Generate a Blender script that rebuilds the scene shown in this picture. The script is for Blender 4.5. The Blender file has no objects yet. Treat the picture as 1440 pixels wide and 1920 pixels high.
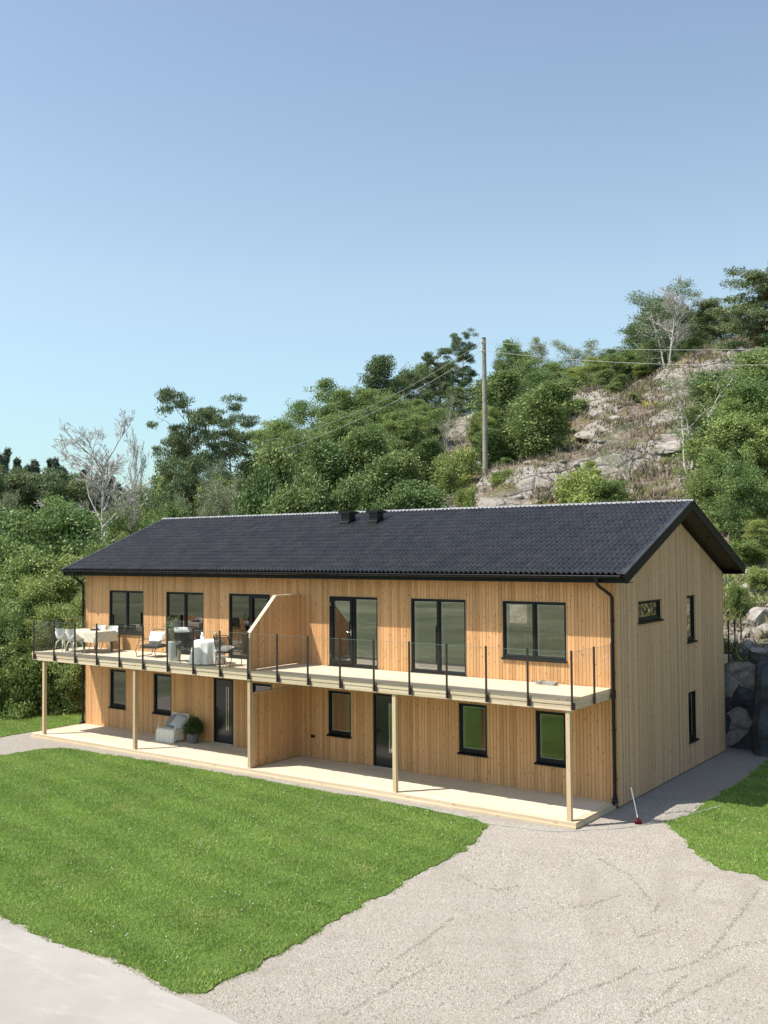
import bpy, math, random
import numpy as np
from mathutils import Vector, Matrix, noise as mn

# ------------------------------------------------------------------ camera
CAM = np.array([9.9747, -23.6497, 6.4081]); YAW, PITCH, ROLL, FPX = -0.6242, 0.0376, -0.0073, 1883.8
sc = bpy.context.scene
col = sc.collection
_f = np.array([math.sin(YAW)*math.cos(PITCH), math.cos(YAW)*math.cos(PITCH), math.sin(PITCH)])
_r = np.array([math.cos(YAW), -math.sin(YAW), 0.0]); _u = np.cross(_r, _f)
CR = _r*math.cos(ROLL)+_u*math.sin(ROLL); CU = -_r*math.sin(ROLL)+_u*math.cos(ROLL); CF = _f
cd = bpy.data.cameras.new('camera'); cam = bpy.data.objects.new('camera', cd); col.objects.link(cam)
cam.matrix_world = Matrix(((CR[0], CU[0], -CF[0], CAM[0]), (CR[1], CU[1], -CF[1], CAM[1]), (CR[2], CU[2], -CF[2], CAM[2]), (0, 0, 0, 1)))
cd.sensor_fit = 'HORIZONTAL'; cd.sensor_width = 36.0; cd.lens = FPX/1440*36.0
cd.clip_start = 0.1; cd.clip_end = 3000
sc.camera = cam

# ------------------------------------------------------------------ light
SUN_TRAVEL = Vector((0.40, 0.464, -1.0)).normalized()
elev = math.asin(-SUN_TRAVEL.z); az = math.atan2(-SUN_TRAVEL.x, -SUN_TRAVEL.y)
sd = bpy.data.lights.new('sun', 'SUN'); sd.energy = 5.0; sd.angle = math.radians(0.5); sd.color = (1.0, 0.95, 0.86)
so = bpy.data.objects.new('sun', sd); col.objects.link(so)
so.rotation_euler = SUN_TRAVEL.to_track_quat('-Z', 'Y').to_euler(); so.location = (-20, -30, 60)
w = bpy.data.worlds.new('World'); sc.world = w; w.use_nodes = True
nt = w.node_tree; nt.nodes.clear()
wo = nt.nodes.new('ShaderNodeOutputWorld'); bg = nt.nodes.new('ShaderNodeBackground')
sky = nt.nodes.new('ShaderNodeTexSky'); sky.sky_type = 'NISHITA'; sky.sun_disc = False
sky.sun_elevation = elev; sky.sun_rotation = az; sky.altitude = 100; sky.air_density = 1.3; sky.dust_density = 1.2; sky.ozone_density = 1.0
hs = nt.nodes.new('ShaderNodeHueSaturation'); hs.inputs['Saturation'].default_value = 0.86; hs.inputs['Value'].default_value = 1.0
# the sky's own colour: violet blue overhead, paler and towards cyan lower down, the same all the way round
tc = nt.nodes.new('ShaderNodeTexCoord'); sx = nt.nodes.new('ShaderNodeSeparateXYZ'); rp = nt.nodes.new('ShaderNodeValToRGB')
mx = nt.nodes.new('ShaderNodeMixRGB'); mx.blend_type = 'MULTIPLY'; mx.inputs[0].default_value = 1.0
nt.links.new(tc.outputs['Generated'], sx.inputs[0]); nt.links.new(sx.outputs['Z'], rp.inputs[0])
e = rp.color_ramp.elements
e[0].position = 0.0; e[0].color = (0.72, 1.03, 1.20, 1)
e[1].position = 0.6; e[1].color = (0.94, 0.98, 1.02, 1)
e2 = rp.color_ramp.elements.new(0.25); e2.color = (1.10, 1.15, 1.13, 1)
nt.links.new(sky.outputs[0], hs.inputs['Color']); nt.links.new(hs.outputs[0], mx.inputs[1]); nt.links.new(rp.outputs[0], mx.inputs[2])
nt.links.new(mx.outputs[0], bg.inputs[0]); nt.links.new(bg.outputs[0], wo.inputs[0])
bg.inputs[1].default_value = 0.118
sc.view_settings.view_transform = 'Standard'; sc.view_settings.look = 'None'; sc.view_settings.gamma = 1
sc.view_settings.use_curve_mapping = False; sc.view_settings.exposure = 0.43
sc.render.engine = 'CYCLES'

# ------------------------------------------------------------------ helpers
def tag(o, label=None, cat=None, group=None, kind=None):
    if label: o['label'] = label
    if cat: o['category'] = cat
    if group: o['group'] = group
    if kind: o['kind'] = kind
    return o
def empty(name, loc=(0, 0, 0), rz=0.0, label=None, cat=None, group=None):
    o = bpy.data.objects.new(name, None); col.objects.link(o); o.location = loc; o.rotation_euler = (0, 0, rz)
    o.empty_display_size = 0.2
    return tag(o, label, cat, group)
def link(name, me, parent=None, loc=None, rot=None):
    o = bpy.data.objects.new(name, me); col.objects.link(o)
    if parent: o.parent = parent
    if loc is not None: o.location = loc
    if rot is not None: o.rotation_euler = rot
    return o
def fast_mesh(name, verts, faces, mat, smooth=False, mats=None, midx=None):
    verts = np.asarray(verts, np.float32); faces = np.asarray(faces, np.int32)
    me = bpy.data.meshes.new(name); n, k = faces.shape
    me.vertices.add(len(verts)); me.vertices.foreach_set('co', verts.ravel())
    me.loops.add(n*k); me.loops.foreach_set('vertex_index', faces.ravel())
    me.polygons.add(n); me.polygons.foreach_set('loop_start', np.arange(0, n*k, k, dtype=np.int32))
    me.polygons.foreach_set('loop_total', np.full(n, k, np.int32))
    for m in (mats or [mat]): me.materials.append(m)
    if midx is not None: me.polygons.foreach_set('material_index', np.asarray(midx, np.int32))
    if smooth: me.polygons.foreach_set('use_smooth', np.ones(n, bool))
    me.update(calc_edges=True)
    return me
class MB:
    def __init__(s): s.v = []; s.f = []; s.sm = []
    def add(s, vs, fs, smooth=False):
        b = len(s.v); s.v += [tuple(v) for v in vs]; s.f += [tuple(i+b for i in f) for f in fs]; s.sm += [smooth]*len(fs); return s
    def box(s, x0, x1, y0, y1, z0, z1):
        vs = [(x, y, z) for z in (z0, z1) for y in (y0, y1) for x in (x0, x1)]
        return s.add(vs, [(0, 2, 3, 1), (4, 5, 7, 6), (0, 1, 5, 4), (2, 6, 7, 3), (0, 4, 6, 2), (1, 3, 7, 5)])
    def cbox(s, x0, x1, y0, y1, z0, z1, c=0.004):
        # box with its long vertical or horizontal edges chamfered (octagon section along the longest axis)
        d = [x1-x0, y1-y0, z1-z0]; a = d.index(max(d)); lo = [x0, y0, z0]; hi = [x1, y1, z1]
        i, j = [k for k in range(3) if k != a]
        sec = [(lo[i]+c, lo[j]), (hi[i]-c, lo[j]), (hi[i], lo[j]+c), (hi[i], hi[j]-c), (hi[i]-c, hi[j]), (lo[i]+c, hi[j]), (lo[i], hi[j]-c), (lo[i], lo[j]+c)]
        vs = []
        for e in (lo[a], hi[a]):
            for p, q in sec:
                v = [0, 0, 0]; v[a] = e; v[i] = p; v[j] = q; vs.append(v)
        fs = [(k, (k+1) % 8, 8+(k+1) % 8, 8+k) for k in range(8)]+[tuple(range(7, -1, -1)), tuple(range(8, 16))]
        if a == 1: fs = [tuple(reversed(f)) for f in fs]
        return s.add(vs, fs)
    def prism(s, poly, axis, a0, a1):
        # poly: 2D points in the other two axes (in order), extruded on axis
        i, j = [k for k in range(3) if k != axis]; n = len(poly); vs = []
        for e in (a0, a1):
            for p, q in poly:
                v = [0, 0, 0]; v[axis] = e; v[i] = p; v[j] = q; vs.append(v)
        return s.add(vs, [(k, (k+1) % n, n+(k+1) % n, n+k) for k in range(n)]+[tuple(range(n-1, -1, -1)), tuple(range(n, 2*n))])
    def tube(s, pts, r, n=8, smooth=True, caps=True):
        pts = [Vector(p) for p in pts]; m = len(pts); rs = r if hasattr(r, '__len__') else [r]*m
        vs = []; prev = None
        for k, p in enumerate(pts):
            d = (pts[min(k+1, m-1)]-pts[max(k-1, 0)]).normalized()
            if prev is None:
                a = Vector((0, 0, 1)) if abs(d.z) < 0.9 else Vector((1, 0, 0)); prev = d.cross(a).normalized()
            prev = (prev-d*prev.dot(d)).normalized(); b = d.cross(prev)
            vs += [p+(prev*math.cos(t)+b*math.sin(t))*rs[k] for t in [2*math.pi*q/n for q in range(n)]]
        fs = [(k*n+q, k*n+(q+1) % n, (k+1)*n+(q+1) % n, (k+1)*n+q) for k in range(m-1) for q in range(n)]
        s.add(vs, fs, smooth)
        if caps: s.add(vs[:n], [tuple(range(n-1, -1, -1))]); s.add(vs[-n:], [tuple(range(n))])
        return s
    def lathe(s, prof, n=20, c=(0, 0, 0), smooth=True, sx=1.0, sy=1.0, wob=None):
        vs = []
        for k, (r, z) in enumerate(prof):
            for q in range(n):
                t = 2*math.pi*q/n; rr = r*(wob(t, z) if wob else 1.0)
                vs.append((c[0]+rr*math.cos(t)*sx, c[1]+rr*math.sin(t)*sy, c[2]+z))
        return s.add(vs, [(k*n+q, k*n+(q+1) % n, (k+1)*n+(q+1) % n, (k+1)*n+q) for k in range(len(prof)-1) for q in range(n)], smooth)
    def grid(s, fn, nu, nv, smooth=True):
        vs = [fn(i/nu, j/nv) for j in range(nv+1) for i in range(nu+1)]
        return s.add(vs, [(j*(nu+1)+i, j*(nu+1)+i+1, (j+1)*(nu+1)+i+1, (j+1)*(nu+1)+i) for j in range(nv) for i in range(nu)], smooth)
    def mesh(s, name, mat):
        me = bpy.data.meshes.new(name); me.from_pydata(s.v, [], s.f)
        me.polygons.foreach_set('use_smooth', s.sm)
        me.materials.append(mat); me.update(); return me
    def build(s, name, mat, parent=None, loc=None, rot=None): return link(name, s.mesh(name, mat), parent, loc, rot)
def pillow_mb(w, d, t, n=10):
    m = MB()
    def f(sg):
        def g(u, v):
            a, b = 2*u-1, 2*v-1
            h = max(0.0, (1-a**4)*(1-b**4))**0.6
            pinch = 1-0.10*(abs(a)**2)*(1-abs(b)**3)*0-0.08*(1-b*b)*(abs(a))-0.0
            return (a*w/2*(1-0.07*(1-b*b)*abs(a)), b*d/2*(1-0.07*(1-a*a)*abs(b)), sg*t/2*h)
        return g
    m.grid(f(1), n, n); m.grid(f(-1), n, n); return m
def copy_tree(o, parent=None):
    c = o.copy(); col.objects.link(c)
    if parent: c.parent = parent
    for ch in [x for x in col.objects if x.parent == o]: copy_tree(ch, c)
    return c

# ------------------------------------------------------------------ materials
class NT:
    def __init__(s, name):
        s.m = bpy.data.materials.new(name); s.m.use_nodes = True; s.t = s.m.node_tree; s.n = s.t.nodes; s.l = s.t.links
        s.n.clear(); s.out = s.n.new('ShaderNodeOutputMaterial'); s.b = s.n.new('ShaderNodeBsdfPrincipled'); s.l.new(s.b.outputs[0], s.out.inputs[0])
    def set(s, **k):
        for a, v in k.items(): s.b.inputs[a.replace('_', ' ')].default_value = v
        return s
    def _in(s, sock, v):
        if hasattr(v, 'is_linked') or hasattr(v, 'links'): s.l.new(v, sock)
        else: sock.default_value = v
    def math(s, op, a, b=0.0, c=None, clamp=False):
        n = s.n.new('ShaderNodeMath'); n.operation = op; n.use_clamp = clamp; s._in(n.inputs[0], a); s._in(n.inputs[1], b)
        if c is not None: s._in(n.inputs[2], c)
        return n.outputs[0]
    def pos(s): return s.n.new('ShaderNodeNewGeometry').outputs['Position']
    def obj(s): return s.n.new('ShaderNodeTexCoord').outputs['Object']
    def island(s): return s.n.new('ShaderNodeNewGeometry').outputs['Random Per Island']
    def orand(s): return s.n.new('ShaderNodeObjectInfo').outputs['Random']
    def sep(s, v): n = s.n.new('ShaderNodeSeparateXYZ'); s.l.new(v, n.inputs[0]); return n.outputs
    def comb(s, x, y, z):
        n = s.n.new('ShaderNodeCombineXYZ')
        for i, v in enumerate((x, y, z)): s._in(n.inputs[i], v)
        return n.outputs[0]
    def vmul(s, v, sc3):
        n = s.n.new('ShaderNodeVectorMath'); n.operation = 'MULTIPLY'; s.l.new(v, n.inputs[0]); n.inputs[1].default_value = sc3; return n.outputs[0]
    def vadd(s, v, u):
        n = s.n.new('ShaderNodeVectorMath'); n.operation = 'ADD'; s.l.new(v, n.inputs[0]); s._in(n.inputs[1], u); return n.outputs[0]
    def noise(s, v, scale, detail=3, rough=0.55, dist=0.0):
        n = s.n.new('ShaderNodeTexNoise'); s.l.new(v, n.inputs['Vector']); n.inputs['Scale'].default_value = scale
        n.inputs['Detail'].default_value = detail; n.inputs['Roughness'].default_value = rough; n.inputs['Distortion'].default_value = dist; return n.outputs[0]
    def vor(s, v, scale, feature='F1', out='Distance', rnd=1.0):
        n = s.n.new('ShaderNodeTexVoronoi'); n.feature = feature; s.l.new(v, n.inputs['Vector']); n.inputs['Scale'].default_value = scale
        n.inputs['Randomness'].default_value = rnd; return n.outputs[out]
    def white(s, v): n = s.n.new('ShaderNodeTexWhiteNoise'); n.noise_dimensions = '3D'; s.l.new(v, n.inputs[0]); return n.outputs[0]
    def ramp(s, f, stops, interp='LINEAR'):
        n = s.n.new('ShaderNodeValToRGB'); s.l.new(f, n.inputs[0]); cr = n.color_ramp; cr.interpolation = interp
        while len(cr.elements) < len(stops): cr.elements.new(0.5)
        for el, (p, c) in zip(cr.elements, stops):
            el.position = p; el.color = tuple(c)+(1,) if len(c) == 3 else c
        return n.outputs[0]
    def frange(s, f, a, b, c=0.0, d=1.0):
        n = s.n.new('ShaderNodeMapRange'); s.l.new(f, n.inputs[0])
        for i, v in enumerate((a, b, c, d)): n.inputs[i+1].default_value = v
        return n.outputs[0]
    def mix(s, f, a, b, mode='MIX'):
        n = s.n.new('ShaderNodeMixRGB'); n.blend_type = mode
        for i, v in enumerate((f, a, b)):
            if isinstance(v, tuple) and len(v) == 3: v = v+(1,)
            s._in(n.inputs[i], v)
        return n.outputs[0]
    def color(s, c): s._in(s.b.inputs['Base Color'], c if not (isinstance(c, tuple) and len(c) == 3) else c+(1,)); return s
    def bump(s, h, dist, strength=1.0):
        n = s.n.new('ShaderNodeBump'); s.l.new(h, n.inputs['Height']); n.inputs['Distance'].default_value = dist
        n.inputs['Strength'].default_value = strength; s.l.new(n.outputs[0], s.b.inputs['Normal']); return s
def plain(name, c, rough=0.6, metal=0.0, spec=0.5, var=0.0, scale=8.0):
    m = NT(name); m.set(Roughness=rough, Metallic=metal, Specular_IOR_Level=spec)
    if var:
        f = m.noise(m.obj(), scale, 4); m.color(m.mix(m.frange(f, 0.3, 0.7), tuple(x*(1-var) for x in c), tuple(min(1, x*(1+var)) for x in c)))
    else: m.color(c)
    return m.m
M = {}
def wood_material(name, axis, bw, off, base, dark, knot, amount=1.0, rough=0.6, grey=0.0, knots=True, bwv=0.16):
    """boards running along 'axis' (2 = up, 0 = along the facade); bw = board pitch"""
    m = NT(name); P = m.pos(); x, y, z = m.sep(P)
    if axis == 2: i = m.comb(m.math('FLOOR', m.math('DIVIDE', m.math('SUBTRACT', x, off), bw)), m.math('FLOOR', m.math('DIVIDE', m.math('ADD', y, 0.05), bw)), 0.0)
    elif axis == 0: i = m.comb(m.math('FLOOR', m.math('DIVIDE', x, 3.4)), m.math('FLOOR', m.math('DIVIDE', m.math('SUBTRACT', y, off), bw)), m.math('FLOOR', m.math('DIVIDE', z, 0.13)))
    else: i = m.comb(m.math('FLOOR', m.math('DIVIDE', x, 0.12)), 0.0, 0.0)
    r = m.white(i); r2 = m.white(m.vadd(i, (7.3, 3.1, 5.5)))
    shift = m.math('MULTIPLY', r, 37.0)
    ps = m.comb(m.math('ADD', x, shift), m.math('ADD', y, m.math('MULTIPLY', r2, 11.0)), m.math('ADD', z, m.math('MULTIPLY', r2, 23.0)))
    st = {2: (14, 14, 0.9), 0: (0.7, 14, 14), 1: (14, 0.7, 14)}[axis]
    g = m.noise(m.vmul(ps, st), 2.2, 5, 0.65, 0.6)
    fine = m.noise(m.vmul(ps, tuple(a*5 for a in st)), 3.0, 2)
    c = m.mix(m.frange(g, 0.32, 0.72), base, dark)
    c = m.mix(m.frange(fine, 0.35, 0.75, 0.0, 0.35), c, dark)
    c = m.mix(m.math('MULTIPLY', m.math('SUBTRACT', r, 0.5), 0.0), c, c)
    tone = m.frange(r2, 0, 1, 1-bwv, 1+bwv*0.7)
    c = m.mix(1.0, c, m.comb(tone, m.math('POWER', tone, 1.1), m.math('POWER', tone, 1.3)), 'MULTIPLY')
    if knots:
        ks = {2: (1/0.075, 1/0.075, 1/0.17), 0: (1/0.3, 1/0.1, 1/0.1), 1: (1/0.1, 1/0.3, 1/0.1)}[axis]
        d = m.vor(m.vmul(ps, ks), 1.0); kr = m.vor(m.vmul(ps, ks), 1.0, out='Color')
        gate = m.math('GREATER_THAN', m.sep(kr)[0], 0.38)
        k = m.math('MULTIPLY', m.frange(d, 0.09, 0.22, 1.0, 0.0), gate)
        k = m.math('MULTIPLY', k, amount, clamp=True)
        c = m.mix(k, c, knot)
    if grey: 
        ww = m.frange(m.noise(P, 0.8, 4), 0.35, 0.7, grey*0.5, grey); c = m.mix(ww, c, (0.34, 0.30, 0.24))
    m.color(c); m.set(Roughness=rough, Specular_IOR_Level=0.25); m.bump(g, 0.002, 0.6)
    return m.m
M['clad'] = wood_material('clad_pine', 2, 0.1, 0.0, (0.66, 0.385, 0.185), (0.54, 0.285, 0.12), (0.17, 0.07, 0.025), bwv=0.20)
M['clad_gable'] = wood_material('clad_pine_greyer', 2, 0.1, 0.0, (0.68, 0.44, 0.27), (0.53, 0.325, 0.19), (0.15, 0.07, 0.035), 1.0, grey=0.14, bwv=0.20)  # gable boards: paler pine, mixed unevenly towards grey
M['deck'] = wood_material('deck_pine', 0, 0.127, 0.0, (0.66, 0.585, 0.46), (0.58, 0.49, 0.365), (0.33, 0.2, 0.1), 0.5, bwv=0.10)
M['timber'] = wood_material('timber_pale', 0, 0.127, 0.0, (0.66, 0.55, 0.40), (0.56, 0.44, 0.29), (0.30, 0.16, 0.07), 0.7)
M['deck_end'] = wood_material('deck_end_board', 1, 0.127, 0.0, (0.64, 0.53, 0.37), (0.54, 0.42, 0.27), (0.33, 0.2, 0.1), 0.5)
M['post'] = wood_material('post_timber', 2, 0.3, 0.0, (0.62, 0.48, 0.31), (0.52, 0.37, 0.21), (0.25, 0.13, 0.06), 0.7)
M['backing'] = plain('wall_backing', (0.13, 0.075, 0.035), 0.9)
M['black'] = plain('black_metal', (0.009, 0.009, 0.010), 0.38, 0.0, 0.3)
M['blackframe'] = plain('black_frame', (0.008, 0.0085, 0.009), 0.5, 0.0, 0.25)
M['rail'] = plain('brown_black_rail', (0.03, 0.018, 0.017), 0.4)
M['barge'] = plain('barge_board_dark', (0.007, 0.010, 0.009), 0.6, 0.0, 0.2, var=0.2)
M['soffit'] = plain('soffit_grey_brown', (0.085, 0.065, 0.052), 0.8, 0.0, 0.2, var=0.12, scale=3)
M['whitepaint'] = plain('white_paint', (0.78, 0.78, 0.74), 0.5)
M['interior'] = plain('interior_wall', (0.80, 0.80, 0.76), 0.9)
M['intfloor'] = plain('interior_floor', (0.55, 0.48, 0.38), 0.6)
M['steel'] = plain('handle_steel', (0.7, 0.7, 0.68), 0.25, 1.0)
m = NT('roof_tile_dark'); P = m.pos(); rr = m.white(m.comb(m.math('FLOOR', m.math('DIVIDE', m.sep(P)[0], 0.3)), m.math('FLOOR', m.math('DIVIDE', m.sep(P)[1], 0.317)), 0.0))
f = m.noise(P, 6, 5); c = m.mix(m.frange(f, 0.35, 0.7), (0.025, 0.023, 0.021), (0.043, 0.040, 0.037)); t = m.frange(rr, 0, 1, 0.75, 1.25)
c = m.mix(1.0, c, m.comb(t, t, t), 'MULTIPLY'); m.color(c); m.set(Roughness=0.30, Specular_IOR_Level=0.8); M['tile'] = m.m
M['ridge'] = plain('ridge_cap_sheen', (0.24, 0.24, 0.25), 0.5, var=0.15)  # sky and sun reflection on the caps put into a pale base colour
# thin clear glass: mostly see-through, mirrors more at a slant
def glass(name, tint, k, base):
    m = NT(name); m.n.remove(m.b)
    tr = m.n.new('ShaderNodeBsdfTransparent'); tr.inputs[0].default_value = tint+(1,)
    gl = m.n.new('ShaderNodeBsdfGlossy'); gl.inputs['Roughness'].default_value = 0.003; gl.inputs[0].default_value = (0.97, 0.95, 0.97, 1)
    fr = m.n.new('ShaderNodeFresnel'); fr.inputs[0].default_value = 1.5
    fac = m.math('ADD', m.math('MULTIPLY', fr.outputs[0], k), base, clamp=True)
    ms = m.n.new('ShaderNodeMixShader'); m.l.new(fac, ms.inputs[0]); m.l.new(tr.outputs[0], ms.inputs[1]); m.l.new(gl.outputs[0], ms.inputs[2]); m.l.new(ms.outputs[0], m.out.inputs[0])
    return m.m
M['pane'] = glass('window_glass', (0.94, 0.95, 0.93), 1.7, 0.105)
M['railglass'] = glass('rail_glass', (0.955, 0.975, 0.96), 0.9, 0.0)
M['glassedge'] = plain('glass_edge', (0.42, 0.55, 0.48), 0.2)
def leafmat(name, a, b, trans=0.34, rough=0.5, spec=0.3):
    m = NT(name); r = m.island(); o = m.orand()
    c = m.mix(r, a, b); t = m.frange(o, 0, 1, 0.78, 1.22)
    big = m.noise(m.obj(), 0.7, 2); t2 = m.math('MULTIPLY', t, m.frange(big, 0.3, 0.7, 0.8, 1.2))
    c = m.mix(1.0, c, m.comb(m.math('MULTIPLY', t2, m.frange(o, 0, 1, 0.9, 1.1)), t2, t2), 'MULTIPLY'); m.color(c); m.set(Roughness=rough, Specular_IOR_Level=spec)
    tl = m.n.new('ShaderNodeBsdfTranslucent'); m.l.new(c, tl.inputs[0]); ms = m.n.new('ShaderNodeMixShader'); ms.inputs[0].default_value = trans
    m.l.new(m.b.outputs[0], ms.inputs[1]); m.l.new(tl.outputs[0], ms.inputs[2]); m.l.new(ms.outputs[0], m.out.inputs[0]); return m.m
M['leaf'] = leafmat('leaf_green', (0.125, 0.20, 0.06), (0.31, 0.40, 0.14))
M['leaf_light'] = leafmat('leaf_light_green', (0.19, 0.26, 0.065), (0.34, 0.41, 0.14))
M['leaf_grey'] = leafmat('leaf_grey_green', (0.17, 0.22, 0.11), (0.32, 0.37, 0.22))
M['needle'] = leafmat('pine_needles', (0.10, 0.145, 0.062), (0.21, 0.265, 0.12), 0.15, 0.6)
M['juniper'] = leafmat('juniper_needles', (0.085, 0.145, 0.045), (0.27, 0.35, 0.125), 0.2, 0.6)
M['spruce'] = leafmat('spruce_needles', (0.075, 0.11, 0.075), (0.13, 0.17, 0.11), 0.1, 0.6)
M['potleaf'] = leafmat('pot_conifer', (0.05, 0.09, 0.02), (0.10, 0.16, 0.035), 0.2)
M['bark'] = plain('bark_brown', (0.13, 0.10, 0.075), 0.9, var=0.4, scale=6)
M['pinebark'] = plain('bark_pine', (0.22, 0.13, 0.08), 0.9, var=0.4, scale=5)
M['birchbark'] = plain('bark_pale', (0.50, 0.47, 0.42), 0.8, var=0.3, scale=7)
M['deadwood'] = plain('bark_bare_grey', (0.46, 0.43, 0.39), 0.9, var=0.25, scale=5)
# ------------------------------------------------------------------ terrain
HW, HL = 8.57, 20.6           # house depth and length
def colpx(x, y):
    dx, dy = x-CAM[0], y-CAM[1]
    a = math.atan2(dx, dy)-YAW
    a = max(-1.2, min(1.2, (a+math.pi) % (2*math.pi)-math.pi)); return 720+FPX*math.tan(a)
CREST_X = [-2500, -400, 0, 150, 300, 500, 700, 905, 1070, 1250, 1440, 1900, 4000]
CREST_Z = [2.0, 1.5, 1.5, 2.0, 4.0, 10.5, 14.5, 16.8, 18.3, 19.6, 23.5, 27, 30]
def sstep(a, b, x):
    t = max(0.0, min(1.0, (x-a)/(b-a))); return t*t*(3-2*t)
def hill_foot(x): return 9.3 if x > -21 else 9.3-1.5*sstep(-21, -26, x)
def height(x, y, detail=True):
    if y < -3: return -0.05
    c = colpx(x, y); zc = float(np.interp(c, CREST_X, CREST_Z))
    d = math.hypot(x-CAM[0], y-CAM[1])
    cut = max(sstep(-26, -19, x), sstep(13, 24, y))                       # 1 where the rock was blasted away behind the house
    steep = 2.7*cut+(0.46*(y-9.5))*(0.25+0.75*sstep(-60, -34, x))
    if y < 9.3: steep = 0 if x > -21 else 0.05*max(0, y-2)*sstep(-21, -24, x)
    z = steep
    if z > zc-3:                                    # ease over the crest
        t = z-(zc-3); z = zc-3+3*(1-math.exp(-t/3.0))
    if d > 90: z += sstep(110, 165, d)*(9.0+2.0*mn.noise((x*0.02, y*0.02, 3)))*sstep(700, 200, c)*sstep(-1500, -300, c)
    if detail and y > 9.3:
        k = sstep(9.3, 14, y)*sstep(-45, -22, x)
        z += k*(0.9*mn.noise((x*0.12, y*0.12, 0.0))+0.45*mn.noise((x*0.33, y*0.33, 5.0))+0.28*abs(mn.noise((x*0.8, y*0.8, 9.0))))
        n = mn.noise((x*0.22+4, y*0.3, 2.0)); z += k*0.9*sstep(0.05, 0.25, n)
    return z-0.05*(1 if z < 0.02 else 0)
def ray(px, py): return CF+CR*(px-720)/FPX+CU*(960-py)/FPX
def hit(px, py, tmin=30.0):
    d = ray(px, py); d = d/np.linalg.norm(d); t = tmin
    while t < 260:
        p = CAM+d*t
        if p[2] <= height(p[0], p[1]): return p
        t += 0.35
    return CAM+d*70
def at(px, d):                                       # a spot on the ground at a compass bearing and distance
    v = ray(px, 1030); v = np.array([v[0], v[1], 0])/np.hypot(v[0], v[1]); x, y = CAM[0]+v[0]*d, CAM[1]+v[1]*d
    return np.array([x, y, height(x, y)])

# materials of the ground
m = NT('meadow_ground'); P = m.pos(); f = m.noise(P, 0.10, 6, 0.65); g = m.noise(P, 1.2, 5)
c = m.mix(m.frange(f, 0.3, 0.7), (0.09, 0.11, 0.06), (0.30, 0.30, 0.19)); c = m.mix(m.frange(g, 0.4, 0.7, 0, 0.5), c, (0.05, 0.085, 0.02))
m.color(c); m.set(Roughness=0.95, Specular_IOR_Level=0.1); m.bump(g, 0.1); M['meadow'] = m.m
m = NT('hillside_rock_heather'); P = m.pos()
f1 = m.noise(P, 0.28, 6, 0.62, 0.4); f2 = m.noise(m.vadd(P, (31, 7, 2)), 0.45, 6, 0.65); f3 = m.noise(P, 5.0, 6, 0.7); f4 = m.noise(m.vadd(P, (5, 50, 2)), 0.8, 5)
rock = m.mix(m.frange(f3, 0.3, 0.7), (0.22, 0.195, 0.17), (0.49, 0.445, 0.39))
crk = m.vor(m.vmul(P, (1, 1, 1.7)), 0.9, 'DISTANCE_TO_EDGE'); rock = m.mix(m.frange(m.math('ADD', crk, m.math('MULTIPLY', m.noise(P, 2.5, 4), 0.12)), 0.04, 0.10, 0.45, 0.0), rock, (0.07, 0.06, 0.05))
heath = m.mix(m.frange(f3, 0.35, 0.65), (0.15, 0.115, 0.085), (0.29, 0.23, 0.18))
heath = m.mix(m.frange(f4, 0.47, 0.60), heath, (0.12, 0.135, 0.05))
heath = m.mix(m.frange(m.noise(m.vadd(P, (9, 9, 9)), 0.5, 4), 0.62, 0.68), heath, (0.22, 0.13, 0.07))
heath = m.mix(m.frange(m.noise(m.vadd(P, (19, 2, 9)), 0.4, 4), 0.60, 0.66), heath, (0.27, 0.24, 0.05))
nz = m.sep(m.n.new('ShaderNodeNewGeometry').outputs['Normal'])[2]
k = m.frange(m.math('ADD', f2, m.math('MULTIPLY', m.math('SUBTRACT', 0.9, nz), 0.5)), 0.525, 0.60)
m.color(m.mix(k, heath, rock)); m.set(Roughness=0.95, Specular_IOR_Level=0.15)
hh = m.math('ADD', m.math('MULTIPLY', f3, 0.5), m.math('MULTIPLY', m.frange(crk, 0, 0.12), 0.3)); m.bump(hh, 0.35); M['hill'] = m.m
m = NT('lawn_soil_grass'); P = m.pos(); f = m.noise(P, 0.5, 5, 0.6); g = m.noise(P, 25, 3)
c = m.mix(m.frange(g, 0.3, 0.7), (0.07, 0.12, 0.02), (0.12, 0.18, 0.04)); c = m.mix(m.frange(f, 0.55, 0.75, 0, 0.6), c, (0.14, 0.13, 0.05))
m.color(c); m.set(Roughness=0.95, Specular_IOR_Level=0.1); m.bump(g, 0.03); M['lawn'] = m.m
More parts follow.
